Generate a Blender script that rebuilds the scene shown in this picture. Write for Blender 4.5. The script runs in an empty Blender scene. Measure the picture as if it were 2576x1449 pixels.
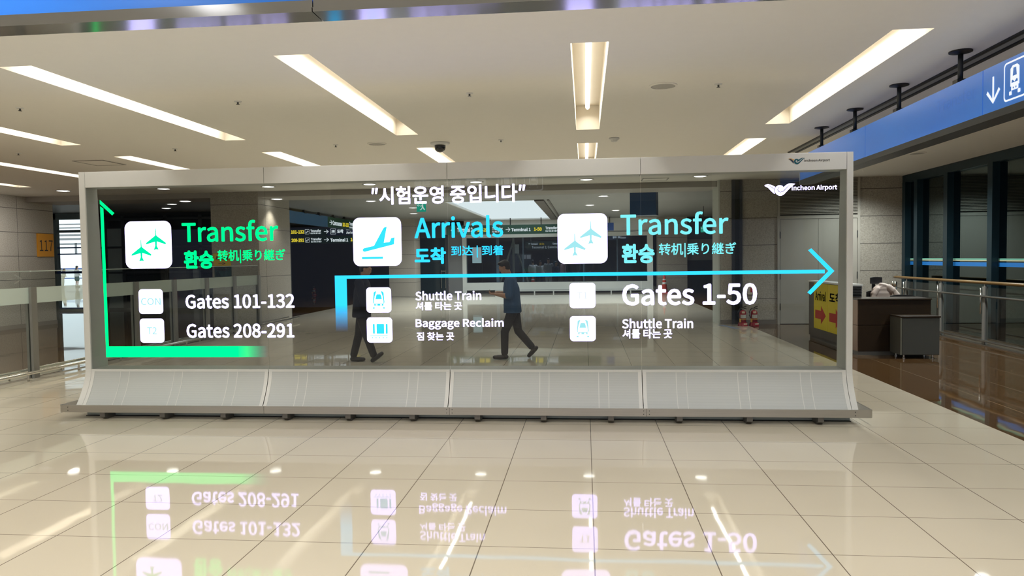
import bpy, bmesh, math, random, os
from mathutils import Vector, Matrix

random.seed(7)
SC = bpy.context.scene
COL = SC.collection
PI = math.pi

# ------------------------------------------------------------------ camera, world, exposure, large lights
CAM_POS = Vector((0.0, 0.0, 1.8))
YAW, PITCH, ROLL, FPX = -0.0983690, -0.0400649, -0.0135832, 1870.0
fwd = Vector((math.sin(YAW) * math.cos(PITCH), math.cos(YAW) * math.cos(PITCH), math.sin(PITCH)))
r0 = Vector((math.cos(YAW), -math.sin(YAW), 0)); u0 = r0.cross(fwd)
rgt = r0 * math.cos(ROLL) + u0 * math.sin(ROLL)
upv = -r0 * math.sin(ROLL) + u0 * math.cos(ROLL)
cd = bpy.data.cameras.new('camera'); cam = bpy.data.objects.new('camera', cd); COL.objects.link(cam)
cd.sensor_fit = 'HORIZONTAL'; cd.sensor_width = 36.0; cd.lens = 36.0 * FPX / 2576.0
cd.clip_start = 0.05; cd.clip_end = 400
M = Matrix.Identity(4)
for i in range(3):
    M[i][0] = rgt[i]; M[i][1] = upv[i]; M[i][2] = -fwd[i]; M[i][3] = CAM_POS[i]
cam.matrix_world = M
SC.camera = cam

SC.view_settings.view_transform = 'Standard'
SC.view_settings.look = 'None'
SC.view_settings.exposure = 0.0
SC.view_settings.gamma = 1.0
SC.view_settings.use_curve_mapping = False
SC.cycles.use_denoising = True
SC.cycles.adaptive_threshold = 0.03
SC.cycles.max_bounces = 9
SC.cycles.diffuse_bounces = 4
SC.cycles.glossy_bounces = 4
SC.cycles.transmission_bounces = 6
SC.cycles.transparent_max_bounces = 24
SC.cycles.sample_clamp_indirect = 6.0
SC.cycles.caustics_reflective = False
SC.cycles.caustics_refractive = False

W = bpy.data.worlds.new('world'); SC.world = W; W.use_nodes = True
bg = W.node_tree.nodes['Background']
bg.inputs[0].default_value = (0.86, 0.96, 1.0, 1); bg.inputs[1].default_value = 1.35

def area_light(name, loc, sx, sy, power, col=(1, 0.93, 0.8), rot=(0, 0, 0), spread=math.radians(150)):
    l = bpy.data.lights.new(name, 'AREA'); l.shape = 'RECTANGLE'; l.size = sx; l.size_y = sy
    l.energy = power; l.color = col; l.spread = spread
    o = bpy.data.objects.new(name, l); o.location = loc; o.rotation_euler = rot; COL.objects.link(o)
    return o
WARM = (1.0, 0.97, 0.895)
# the slot lamps of the rows over and behind the camera
for cx_, cy_ in ((-11.18, 9.2), (-13.99, 9.2)): area_light('slot_lamp', (cx_, cy_, 3.74), 0.3, 4.6, 110, WARM)
for cx_ in (-8.37, -5.56, -2.75, 0.06, 2.87):
    for cy_ in (3.2, -2.8):
        area_light('slot_lamp', (cx_, cy_, 3.74), 0.3, 4.6, 68, WARM)
area_light('fill_behind', (-4.0, -9.9, 1.9), 23, 3.6, 80, (0.52, 0.64, 1.0), (math.radians(95), 0, 0), math.radians(180))  # added cool fill to lift the ceiling; the wall behind has no window
for sy_ in (6.0, 9.5, 13.0, 16.0, 18.6):       # fill spots added over the side aisle; the farthest stands for a wall downlight
    l_ = bpy.data.lights.new('aisle_fill_spot', 'SPOT'); l_.energy = 400; l_.spot_size = 2.5; l_.spot_blend = 1.0; l_.color = (0.94, 1.0, 0.97); l_.shadow_soft_size = 0.12
    o_ = bpy.data.objects.new('aisle_fill_spot', l_); o_.location = (6.6, sy_, 3.7); COL.objects.link(o_)
area_light('shop_fill', (-1.0, 43.0, 3.72), 8.0, 1.0, 160, (0.9, 0.95, 1.0))  # fill added above the shop crowd to make it visible
area_light('corridor_fill', (-14.3, 14.2, 3.70), 0.4, 10.0, 185, (1.0, 0.98, 0.95), (0, math.radians(38), 0), math.radians(120))  # added wash tilted at the left wall to brighten it, no fixture
area_light('far_hall_fill', (-6.0, 29.0, 3.72), 1.0, 12.0, 760, (0.97, 1.0, 0.99))  # this and the next: unseen strips added to brighten the far hall
area_light('far_hall_fill', (1.5, 29.0, 3.72), 1.0, 12.0, 760, (0.97, 1.0, 0.99))

# ------------------------------------------------------------------ materials
def new_mat(name):
    m = bpy.data.materials.new(name); m.use_nodes = True
    nt = m.node_tree
    return m, nt, nt.nodes['Principled BSDF'], nt.nodes['Material Output']

def setin(n, k, v):
    if k in n.inputs: n.inputs[k].default_value = v

def pmat(name, col, rough=0.5, metal=0.0, spec=0.5, noise=0.0, nscale=8.0, coat=0.0):
    m, nt, b, o = new_mat(name)
    b.inputs['Roughness'].default_value = rough; b.inputs['Metallic'].default_value = metal
    setin(b, 'Specular IOR Level', spec); setin(b, 'Coat Weight', coat)
    tc = nt.nodes.new('ShaderNodeTexCoord'); nz = nt.nodes.new('ShaderNodeTexNoise')
    nz.inputs['Scale'].default_value = nscale; nz.inputs['Detail'].default_value = 3
    nt.links.new(tc.outputs['Object'], nz.inputs['Vector'])
    mx = nt.nodes.new('ShaderNodeMix'); mx.data_type = 'RGBA'
    d = max(noise, 0.015)
    mx.inputs[6].default_value = tuple(c * (1 - d) for c in col) + (1,)
    mx.inputs[7].default_value = tuple(min(1, c * (1 + d)) for c in col) + (1,)
    nt.links.new(nz.outputs['Fac'], mx.inputs[0]); nt.links.new(mx.outputs[2], b.inputs['Base Color'])
    return m

def emat(name, col, strength=1.0):
    m, nt, b, o = new_mat(name); nt.nodes.remove(b)
    e = nt.nodes.new('ShaderNodeEmission'); e.inputs[0].default_value = tuple(col) + (1,); e.inputs[1].default_value = strength
    nt.links.new(e.outputs[0], o.inputs[0]); return m

class NB:
    """tiny node-maths helper"""
    def __init__(s, nt): s.nt = nt
    def val(s, x):
        return x
    def op(s, kind, a, b=None):
        n = s.nt.nodes.new('ShaderNodeMath'); n.operation = kind
        for i, v in enumerate((a, b)):
            if v is None: continue
            if isinstance(v, (int, float)): n.inputs[i].default_value = v
            else: s.nt.links.new(v, n.inputs[i])
        return n.outputs[0]
    def line(s, coord, off, pitch, half):
        f = s.op('FRACT', s.op('DIVIDE', s.op('SUBTRACT', coord, off), pitch))
        d = s.op('ABSOLUTE', s.op('SUBTRACT', f, 0.5))
        return s.op('GREATER_THAN', d, 0.5 - half / pitch)
    def mix(s, fac, c1, c2):
        n = s.nt.nodes.new('ShaderNodeMix'); n.data_type = 'RGBA'
        for k, v in ((0, fac), (6, c1), (7, c2)):
            if isinstance(v, (int, float)): n.inputs[k].default_value = v
            elif isinstance(v, tuple): n.inputs[k].default_value = v + (1,) if len(v) == 3 else v
            else: s.nt.links.new(v, n.inputs[k])
        return n.outputs[2]

def led_mat(name, col, strength=1.0):
    """LED film: shines to the front only, clear from behind"""
    m, nt, b, o = new_mat(name); nt.nodes.remove(b)
    e = nt.nodes.new('ShaderNodeEmission'); e.inputs[0].default_value = tuple(col) + (1,); e.inputs[1].default_value = strength
    t = nt.nodes.new('ShaderNodeBsdfTransparent'); g = nt.nodes.new('ShaderNodeNewGeometry'); mx = nt.nodes.new('ShaderNodeMixShader')
    nt.links.new(g.outputs['Backfacing'], mx.inputs[0]); nt.links.new(e.outputs[0], mx.inputs[1]); nt.links.new(t.outputs[0], mx.inputs[2])
    nt.links.new(mx.outputs[0], o.inputs[0]); return m

def glass_mat(name, tint, refl=1.0, rough=0.0, ior=1.45):
    m, nt, b, o = new_mat(name); nt.nodes.remove(b)
    t = nt.nodes.new('ShaderNodeBsdfTransparent'); t.inputs[0].default_value = tuple(tint) + (1,)
    g = nt.nodes.new('ShaderNodeBsdfGlossy'); g.inputs['Roughness'].default_value = rough; g.inputs[0].default_value = (tuple(refl) if isinstance(refl, tuple) else (refl,) * 3) + (1,)
    f = nt.nodes.new('ShaderNodeFresnel'); f.inputs[0].default_value = ior
    mx = nt.nodes.new('ShaderNodeMixShader')
    gm = nt.nodes.new('ShaderNodeNewGeometry'); N = NB(nt)
    nt.links.new(N.op('MULTIPLY', f.outputs[0], N.op('SUBTRACT', 1.0, gm.outputs['Backfacing'])), mx.inputs[0]); nt.links.new(t.outputs[0], mx.inputs[1]); nt.links.new(g.outputs[0], mx.inputs[2])
    nt.links.new(mx.outputs[0], o.inputs[0]); return m

def frost_mat(name, col, alpha):
    m, nt, b, o = new_mat(name); nt.nodes.remove(b)
    t = nt.nodes.new('ShaderNodeBsdfTransparent')
    d = nt.nodes.new('ShaderNodeBsdfDiffuse'); d.inputs[0].default_value = tuple(col) + (1,)
    tr = nt.nodes.new('ShaderNodeBsdfTranslucent'); tr.inputs[0].default_value = tuple(col) + (1,)
    a = nt.nodes.new('ShaderNodeMixShader'); a.inputs[0].default_value = 0.35
    nt.links.new(d.outputs[0], a.inputs[1]); nt.links.new(tr.outputs[0], a.inputs[2])
    mx = nt.nodes.new('ShaderNodeMixShader'); mx.inputs[0].default_value = alpha
    nt.links.new(t.outputs[0], mx.inputs[1]); nt.links.new(a.outputs[0], mx.inputs[2])
    nt.links.new(mx.outputs[0], o.inputs[0]); return m

def xyz(nt):
    tc = nt.nodes.new('ShaderNodeTexCoord'); sp = nt.nodes.new('ShaderNodeSeparateXYZ')
    nt.links.new(tc.outputs['Object'], sp.inputs[0])
    return tc.outputs['Object'], sp.outputs

def noise(nt, vec, scale, detail=3, rough=0.5):
    n = nt.nodes.new('ShaderNodeTexNoise'); n.inputs['Scale'].default_value = scale
    n.inputs['Detail'].default_value = detail; n.inputs['Roughness'].default_value = rough
    nt.links.new(vec, n.inputs['Vector']); return n.outputs['Fac']

def ramp(nt, fac, stops):
    n = nt.nodes.new('ShaderNodeValToRGB'); el = n.color_ramp.elements
    while len(el) < len(stops): el.new(0.5)
    for e, (p, c) in zip(el, stops): e.position = p; e.color = tuple(c) + (1,)
    nt.links.new(fac, n.inputs[0]); return n.outputs[0]

def floor_mat():
    m, nt, b, o = new_mat('polished_tile_floor'); N = NB(nt)
    vec, s = xyz(nt); x, y = s[0], s[1]
    brown = N.op('MAXIMUM', N.op('GREATER_THAN', x, 4.13), N.op('MULTIPLY', N.op('LESS_THAN', x, -9.46), N.op('SUBTRACT', 1.0, N.op('MULTIPLY', N.op('LESS_THAN', x, -18.7), N.op('GREATER_THAN', y, 27.0)))))
    jx = N.line(x, 0.04, 0.71, 0.0035); jy = N.line(y, 4.545, 0.685, 0.003)
    j = N.op('MAXIMUM', jx, jy)
    n1 = noise(nt, vec, 0.9, 2)
    cream = N.mix(n1, (0.53, 0.475, 0.375), (0.60, 0.545, 0.445))
    cream = N.mix(j, cream, (0.16, 0.13, 0.10))
    n2 = noise(nt, vec, 26, 6, 0.7); n3 = noise(nt, vec, 1.6, 2)
    br = ramp(nt, n2, [(0.3, (0.035, 0.020, 0.010)), (0.55, (0.120, 0.062, 0.024)), (0.75, (0.20, 0.115, 0.050))])
    br = N.mix(N.op('MULTIPLY', n3, 0.5), br, (0.06, 0.038, 0.022))
    jb = N.line(x, 4.13, 0.71, 0.004)
    br = N.mix(jb, br, (0.30, 0.22, 0.14))
    col = N.mix(brown, cream, br)
    nt.links.new(col, b.inputs['Base Color'])
    rg = N.op('ADD', 0.018, N.op('MULTIPLY', noise(nt, vec, 3.0, 3), 0.035))
    nt.links.new(rg, b.inputs['Roughness']); setin(b, 'Specular IOR Level', 0.45)
    bm_ = nt.nodes.new('ShaderNodeBump'); bm_.inputs['Strength'].default_value = 0.018; bm_.inputs['Distance'].default_value = 0.05
    nt.links.new(noise(nt, vec, 1.8, 1), bm_.inputs['Height']); nt.links.new(bm_.outputs[0], b.inputs['Normal'])
    return m

def granite_mat(name, axis, voff, vpitch, zoff=2.05, zpitch=0.675, tone=1.0):
    m, nt, b, o = new_mat(name); N = NB(nt); vec, s = xyz(nt)
    n1 = noise(nt, vec, 42, 5, 0.75); n2 = noise(nt, vec, 1.1, 2)
    c = ramp(nt, n1, [(0.30, tuple(tone * v for v in (0.20, 0.18, 0.15))), (0.48, tuple(tone * v for v in (0.40, 0.37, 0.315))), (0.70, tuple(tone * v for v in (0.56, 0.53, 0.46)))])
    c = N.mix(N.op('MULTIPLY', n2, 0.35), c, tuple(tone * v for v in (0.34, 0.31, 0.26)))
    jz = N.line(s[2], zoff, zpitch, 0.007); jv = N.line(s[axis], voff, vpitch, 0.006)
    c = N.mix(N.op('MAXIMUM', jz, jv), c, (0.06, 0.055, 0.05))
    nt.links.new(c, b.inputs['Base Color']); b.inputs['Roughness'].default_value = 0.55
    return m

def wood_mat(name, c1, c2, rough=0.35):
    m, nt, b, o = new_mat(name); N = NB(nt)
    tc = nt.nodes.new('ShaderNodeTexCoord'); mp = nt.nodes.new('ShaderNodeMapping')
    mp.inputs['Scale'].default_value = (1.2, 1.2, 26)
    nt.links.new(tc.outputs['Object'], mp.inputs[0])
    f = noise(nt, mp.outputs[0], 5, 5, 0.65)
    nt.links.new(N.mix(f, c1, c2), b.inputs['Base Color']); b.inputs['Roughness'].default_value = rough
    return m

def brushed_mat(name, col, rough=0.3, axis=0):
    m, nt, b, o = new_mat(name); N = NB(nt)
    tc = nt.nodes.new('ShaderNodeTexCoord'); mp = nt.nodes.new('ShaderNodeMapping')
    mp.inputs['Scale'].default_value = (0.6, 30, 60)
    nt.links.new(tc.outputs['Object'], mp.inputs[0])
    f = noise(nt, mp.outputs[0], 4, 4)
    nt.links.new(N.mix(f, tuple(c * 0.85 for c in col), tuple(min(1, c * 1.1) for c in col)), b.inputs['Base Color'])
    b.inputs['Metallic'].default_value = 1.0; b.inputs['Roughness'].default_value = rough
    return m

def fade_mat(name, c1, c2, axis, a0, a1, strength):
    """LED bar that runs out: lit up to a0, gone at a1 (object space)"""
    m, nt, b, o = new_mat(name); nt.nodes.remove(b); N = NB(nt); vec, s = xyz(nt)
    f = N.op('DIVIDE', N.op('SUBTRACT', s[axis], a0), a1 - a0)
    f = N.op('MINIMUM', N.op('MAXIMUM', f, 0.0), 1.0)
    e = nt.nodes.new('ShaderNodeEmission'); e.inputs[1].default_value = strength
    nt.links.new(N.mix(f, c1, c2), e.inputs[0])
    t = nt.nodes.new('ShaderNodeBsdfTransparent'); mx = nt.nodes.new('ShaderNodeMixShader')
    nt.links.new(f, mx.inputs[0]); nt.links.new(e.outputs[0], mx.inputs[1]); nt.links.new(t.outputs[0], mx.inputs[2])
    nt.links.new(mx.outputs[0], o.inputs[0]); return m

def grille_mat(name, col, dark, axis, pitch, duty, rough=0.5, metal=0.0):
    m, nt, b, o = new_mat(name); N = NB(nt); vec, s = xyz(nt)
    f = N.op('LESS_THAN', N.op('FRACT', N.op('DIVIDE', s[axis], pitch)), duty)
    nt.links.new(N.mix(f, col, dark), b.inputs['Base Color'])
    b.inputs['Roughness'].default_value = rough; b.inputs['Metallic'].default_value = metal
    return m

FLOOR = floor_mat()
GRAN_Y = granite_mat('granite_cladding_side', 1, 19.65, 1.45)
GRAN_X = granite_mat('granite_cladding_front', 0, 3.5, 20.0, zoff=2.055, zpitch=0.696)
GRAN_P = granite_mat('granite_cladding_pillar', 0, 30.0, 80.0, tone=0.95)
CEIL = pmat('ceiling_paint', (0.90, 0.885, 0.83), 0.7)
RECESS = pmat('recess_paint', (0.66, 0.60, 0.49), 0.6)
BEAMM = pmat('beam_paint', (0.40, 0.38, 0.35), 0.6)
WHITE = pmat('white_powder_coat', (0.74, 0.75, 0.74), 0.35)
JAMB = pmat('pale_jamb_paint', (0.55, 0.58, 0.53), 0.5)
STEEL = brushed_mat('brushed_steel', (0.60, 0.58, 0.55), 0.28)
POLISH = pmat('polished_steel', (0.72, 0.71, 0.68), 0.16, 1.0)
DARKMETAL = pmat('dark_anodised_metal', (0.10, 0.105, 0.11), 0.22, 0.9)
BLACK = pmat('black_plastic', (0.012, 0.012, 0.013), 0.45)
CHARCOAL = pmat('charcoal_metal', (0.045, 0.05, 0.055), 0.4, 0.5)
TEAL = pmat('dark_teal_frame', (0.012, 0.035, 0.05), 0.35, 0.3)
TUBE = emat('lamp_tube_glow', (1.0, 0.96, 0.88), 3.0)
DOWN = emat('downlight_glow', (1.0, 0.96, 0.88), 9.0)
GLASS_LED = glass_mat('transparent_display_glass', (0.73, 0.75, 0.75), 1.0)
GLASS_RAIL = glass_mat('balustrade_glass', (0.93, 0.96, 0.95), 1.0)
GLASS_SHOP = glass_mat('shop_glass', (0.80, 0.86, 0.90), 1.0)
GLASS_DARK = glass_mat('dark_curtain_glass', (0.20, 0.27, 0.30), (0.80, 0.98, 1.0), 0.01, 2.15)
GLASS_OUT = glass_mat('clear_window_glass', (0.95, 0.98, 1.0), 0.6)
FROST = frost_mat('frosted_film', (0.80, 0.93, 0.88), 0.80)
KICK = grille_mat('perforated_grey_panel', (0.57, 0.60, 0.605), (0.50, 0.53, 0.535), 2, 0.011, 0.5, 0.45)
LED_W = led_mat('led_white', (0.60, 0.53, 1.0), 3.9)
LED_G = led_mat('led_green', (0.0, 1.0, 0.20), 1.75)
LED_G2 = led_mat('led_green_bright', (0.0, 0.85, 0.40), 1.1)
LED_C = led_mat('led_cyan', (0.028, 0.55, 1.0), 1.5)
LED_C2 = led_mat('led_pale_cyan', (0.22, 0.88, 0.93), 1.05)
LED_PALE = led_mat('led_pale_symbol', (0.38, 0.84, 0.90), 1.0)
LED_GHOST = led_mat('led_ghost', (0.82, 0.90, 0.92), 1.0)
LED_LINE = led_mat('led_dim_line', (0.10, 0.09, 0.22), 1.0)

# ------------------------------------------------------------------ mesh helper
class MB:
    def __init__(s): s.v = []; s.f = []; s.mi = []
    def add(s, verts, faces, mi=0):
        k = len(s.v); s.v += [Vector(p) for p in verts]
        for f in faces: s.f.append([i + k for i in f]); s.mi.append(mi)
        return s
    def box(s, x0, x1, y0, y1, z0, z1, mi=0):
        v = [(x, y, z) for z in (z0, z1) for y in (y0, y1) for x in (x0, x1)]
        return s.add(v, [(0, 2, 3, 1), (4, 5, 7, 6), (0, 1, 5, 4), (2, 6, 7, 3), (0, 4, 6, 2), (1, 3, 7, 5)], mi)
    def tube(s, pts, r, n=10, mi=0, cap=True):
        pts = [Vector(p) for p in pts]; rr = r if isinstance(r, (list, tuple)) else [r] * len(pts)
        rings = []; up = Vector((0, 0, 1))
        for i, p in enumerate(pts):
            d = (pts[min(i + 1, len(pts) - 1)] - pts[max(i - 1, 0)]).normalized()
            a = d.cross(up)
            if a.length < 1e-3: a = d.cross(Vector((1, 0, 0)))
            a.normalize(); b = d.cross(a).normalized()
            rings.append([p + (a * math.cos(t) + b * math.sin(t)) * rr[i] for t in [2 * PI * k / n for k in range(n)]])
        v = [q for ring in rings for q in ring]; f = []
        for i in range(len(pts) - 1):
            for k in range(n):
                f.append((i * n + k, i * n + (k + 1) % n, (i + 1) * n + (k + 1) % n, (i + 1) * n + k))
        if cap: f.append(tuple(range(n - 1, -1, -1))); f.append(tuple((len(pts) - 1) * n + k for k in range(n)))
        return s.add(v, f, mi)
    def lathe(s, c, prof, n=20, mi=0):
        """prof: (radius, z) list round a vertical axis at c"""
        v = []; f = []
        for r, z in prof:
            for k in range(n):
                t = 2 * PI * k / n; v.append((c[0] + r * math.cos(t), c[1] + r * math.sin(t), c[2] + z))
        for i in range(len(prof) - 1):
            for k in range(n): f.append((i * n + k, i * n + (k + 1) % n, (i + 1) * n + (k + 1) % n, (i + 1) * n + k))
        f.append(tuple(range(n - 1, -1, -1))); f.append(tuple((len(prof) - 1) * n + k for k in range(n)))
        return s.add(v, f, mi)
    def poly(s, pts, mi=0):
        return s.add(pts, [tuple(range(len(pts)))], mi)
    def prism(s, pts, off, mi=0):
        n = len(pts); off = Vector(off); a = [Vector(p) for p in pts]; b = [p + off for p in a]
        f = [tuple(range(n - 1, -1, -1)), tuple(range(n, 2 * n))] + [(i, (i + 1) % n, n + (i + 1) % n, n + i) for i in range(n)]
        return s.add(a + b, f, mi)
    def grid(s, rows, mi=0):
        n = len(rows[0]); v = [p for r in rows for p in r]; f = []
        for i in range(len(rows) - 1):
            for k in range(n - 1): f.append((i * n + k, i * n + k + 1, (i + 1) * n + k + 1, (i + 1) * n + k))
        return s.add(v, f, mi)
    def sphere(s, c, r, n=12, mi=0, sc=(1, 1, 1)):
        v = []; f = []; m = n // 2
        for i in range(m + 1):
            a = PI * i / m
            for k in range(n):
                t = 2 * PI * k / n
                v.append((c[0] + r * sc[0] * math.sin(a) * math.cos(t), c[1] + r * sc[1] * math.sin(a) * math.sin(t), c[2] + r * sc[2] * math.cos(a)))
        for i in range(m):
            for k in range(n): f.append((i * n + k, (i + 1) * n + k, (i + 1) * n + (k + 1) % n, i * n + (k + 1) % n))
        return s.add(v, f, mi)
    def rot(s, deg, c):
        R = Matrix.Rotation(math.radians(deg), 3, 'Z'); c = Vector(c)
        s.v = [R @ (p - c) + c for p in s.v]; return s

def origin(o):
    p = Vector((0, 0, 0))
    while o is not None: p += o.location; o = o.parent
    return p

def obj(name, mb, mats, parent=None, smooth=False, bevel=0.0, loc=None, seg=2, face=None):
    """one mesh object; mesh coordinates are given in world metres"""
    me = bpy.data.meshes.new(name)
    base = origin(parent) if parent else (Vector(loc) if loc else Vector((0, 0, 0)))
    me.from_pydata([tuple(p - base) for p in mb.v], [], mb.f)
    for m in (mats if isinstance(mats, (list, tuple)) else [mats]): me.materials.append(m)
    for p, i in zip(me.polygons, mb.mi): p.material_index = i
    if smooth:
        for p in me.polygons: p.use_smooth = True
    bm = bmesh.new(); bm.from_mesh(me)
    bmesh.ops.recalc_face_normals(bm, faces=bm.faces)
    if bevel > 0:
        bmesh.ops.remove_doubles(bm, verts=bm.verts, dist=1e-5)
        bmesh.ops.bevel(bm, geom=[e for e in bm.edges if len(e.link_faces) == 2 and e.calc_face_angle(0) > 0.5], offset=bevel, segments=seg, affect='EDGES', profile=0.6)
    if face is not None:
        for f_ in bm.faces:
            if f_.normal.dot(Vector(face)) < 0: f_.normal_flip()
    bm.to_mesh(me); bm.free()
    o = bpy.data.objects.new(name, me); COL.objects.link(o)
    if parent: o.parent = parent
    elif loc: o.location = loc
    return o

def tag(o, label, cat, group=None, kind=None):
    o['label'] = label; o['category'] = cat
    if group: o['group'] = group
    if kind: o['kind'] = kind
    return o

def thing(name, label, cat, loc=(0, 0, 0), group=None):
    o = bpy.data.objects.new(name, None); o.location = loc; o.empty_display_size = 0.1; COL.objects.link(o)
    return tag(o, label, cat, group)

def struct(name, mb, mats, parent=None, **k):
    o = obj(name, mb, mats, parent, **k)
    if parent is None: o['kind'] = 'structure'
    return o

def struct_root(name, loc=(0, 0, 0)):
    o = bpy.data.objects.new(name, None); o.location = loc; COL.objects.link(o); o['kind'] = 'structure'; return o

def dup(o, loc=None, parent=None):
    c = o.copy(); COL.objects.link(c)
    if parent is not None: c.parent = parent
    if loc is not None: c.location = loc
    for ch in list(o.children): dup(ch, None, c)
    return c

# ------------------------------------------------------------------ lettering
_fp = os.path.join(bpy.utils.resource_path('LOCAL'), 'datafiles', 'fonts', 'Noto Sans CJK Regular.woff2')
try: FONT = bpy.data.fonts.load(_fp)            # Blender's own bundled face
except Exception: FONT = None

def glyphs(s, bold=0.0):
    cu = bpy.data.curves.new('lettering', 'FONT'); cu.body = s; cu.size = 1.0; cu.offset = bold; cu.resolution_u = 3
    if FONT: cu.font = FONT
    o = bpy.data.objects.new('lettering', cu); COL.objects.link(o)
    dg = bpy.context.evaluated_depsgraph_get(); me = bpy.data.meshes.new_from_object(o.evaluated_get(dg))
    v = [p.co.copy() for p in me.vertices]; f = [tuple(p.vertices) for p in me.polygons]
    bpy.data.objects.remove(o); bpy.data.meshes.remove(me); bpy.data.curves.remove(cu)
    return v, f

def mapper(face, at):
    """u,v on a wall facing the named way -> world"""
    if face == '-y': return lambda u, v, d=0: (u, at - d, v)
    if face == '+y': return lambda u, v, d=0: (-u, at + d, v)
    if face == '-x': return lambda u, v, d=0: (at - d, -u, v)
    if face == '+x': return lambda u, v, d=0: (at + d, u, v)
    if face == '-z': return lambda u, v, d=0: (u, v, at - d)

def text_mb(mb, s, box, face, at, bold=0.0, mi=0, keep=False):
    """fill box (u0,u1,v0,v1) with the lettering"""
    v, f = glyphs(s); w = bold
    x0 = min(p.x for p in v); x1 = max(p.x for p in v); y0 = min(p.y for p in v); y1 = max(p.y for p in v)
    u0, u1, w0, w1 = box; mp = mapper(face, at)
    if w: x0 -= w; x1 += w; y0 -= w; y1 += w
    sx = (u1 - u0) / (x1 - x0); sy = (w1 - w0) / (y1 - y0)
    for dx, dy in ([(0, 0)] if not w else [(w * math.cos(PI * k / 4), w * math.sin(PI * k / 4)) for k in range(8)] + ([(0, 0)] if w > 0.03 else [])):
        mb.add([mp(u0 + (p.x + dx - x0) * sx, w0 + (p.y + dy - y0) * sy) for p in v], f, mi)
    return mb

def upoly(mb, pts, box, face, at, mi=0):
    """polygon given in 0..1 of a box"""
    u0, u1, w0, w1 = box; mp = mapper(face, at)
    return mb.poly([mp(u0 + x * (u1 - u0), w0 + y * (w1 - w0)) for x, y in pts], mi)

def rrect(x0, x1, y0, y1, r, n=5):
    p = []
    for cx, cy, a in ((x1 - r, y1 - r, 0), (x0 + r, y1 - r, 90), (x0 + r, y0 + r, 180), (x1 - r, y0 + r, 270)):
        for k in range(n + 1):
            t = math.radians(a + 90 * k / n); p.append((cx + r * math.cos(t), cy + r * math.sin(t)))
    return p

def disc(cx, cy, r, n=12): return [(cx + r * math.cos(2 * PI * k / n), cy + r * math.sin(2 * PI * k / n)) for k in range(n)]

PLANE = [(0.338, 0.605), (0.335, 0.458), (0.319, 0.445), (0.135, 0.305), (0.13, 0.272), (0.326, 0.327), (0.328, 0.238), (0.291, 0.153), (0.348, 0.168),
         (0.402, 0.158), (0.362, 0.240), (0.367, 0.332), (0.551, 0.268), (0.562, 0.300), (0.372, 0.445), (0.357, 0.470), (0.352, 0.605)]
TAIL = [(0.202, 0.355), (0.225, 0.372), (0.432, 0.418), (0.632, 0.774), (0.655, 0.795), (0.705, 0.806), (0.638, 0.48), (0.751, 0.489), (0.772, 0.52), (0.787, 0.567), (0.86, 0.589), (0.847, 0.442), (0.236, 0.295), (0.208, 0.305), (0.196, 0.33)]

def sym_transfer(mb, box, face, at, mi=0):
    upoly(mb, PLANE, box, face, at, mi)
    upoly(mb, [(x + 0.321, y + 0.237) for x, y in PLANE], box, face, at, mi)
    for k in range(5): upoly(mb, disc(0.39 + k * 0.055, 0.468, 0.008, 8), box, face, at, mi)
def sym_tail(mb, box, face, at, mi=0):
    upoly(mb, TAIL, box, face, at, mi); upoly(mb, [(0.176, 0.143), (0.615, 0.147), (0.616, 0.194), (0.176, 0.191)], box, face, at, mi)
def sym_train(mb, box, face, at, mi=0, small=False):
    L = [(0.30, 0.80), (0.345, 0.84), (0.41, 0.845), (0.345, 0.66), (0.315, 0.5), (0.305, 0.40), (0.335, 0.365), (0.29, 0.36), (0.268, 0.41), (0.285, 0.62)]
    upoly(mb, L, box, face, at, mi); upoly(mb, [(1 - x, y) for x, y in L][::-1], box, face, at, mi)
    upoly(mb, [(0.345, 0.835), (0.42, 0.862), (0.58, 0.862), (0.655, 0.835), (0.58, 0.85), (0.42, 0.85)], box, face, at, mi)
    upoly(mb, [(0.37, 0.53), (0.63, 0.53), (0.60, 0.68), (0.57, 0.73), (0.43, 0.73), (0.40, 0.68)], box, face, at, mi)
    upoly(mb, [(0.44, 0.45), (0.50, 0.436), (0.56, 0.45), (0.50, 0.443)], box, face, at, mi)
    for a, b_ in ((0.315, 0.375), (0.445, 0.555), (0.625, 0.685)): upoly(mb, [(a, 0.275), (b_, 0.275), (b_, 0.355), (a, 0.355)], box, face, at, mi)
    upoly(mb, [(0.315, 0.33), (0.685, 0.33), (0.685, 0.36), (0.315, 0.36)], box, face, at, mi)
    upoly(mb, [(0.375, 0.275), (0.445, 0.275), (0.445, 0.29), (0.375, 0.29)], box, face, at, mi); upoly(mb, [(0.555, 0.275), (0.625, 0.275), (0.625, 0.29), (0.555, 0.29)], box, face, at, mi)
    for a in (0.295, 0.705): upoly(mb, rrect(a - 0.042, a + 0.042, 0.155, 0.21, 0.02, 3), box, face, at, mi)
    for a in (0.322, 0.675): upoly(mb, [(a - 0.006, 0.20), (a + 0.006, 0.20), (a + 0.006, 0.30), (a - 0.006, 0.30)], box, face, at, mi)
def sym_bag(mb, box, face, at, mi=0):
    for a, b_ in ((0.24, 0.315), (0.385, 0.68), (0.745, 0.82)): upoly(mb, rrect(a, b_, 0.355, 0.745, 0.02, 3), box, face, at, mi)
    for a in (0.445, 0.62): upoly(mb, [(a - 0.006, 0.74), (a + 0.006, 0.74), (a + 0.006, 0.81), (a - 0.006, 0.81)], box, face, at, mi)
    upoly(mb, [(0.13, 0.27), (0.82, 0.27), (0.82, 0.295), (0.13, 0.295)], box, face, at, mi)
    for k in range(5): upoly(mb, disc(0.215 + k * 0.142, 0.195, 0.025, 10), box, face, at, mi)
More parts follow.
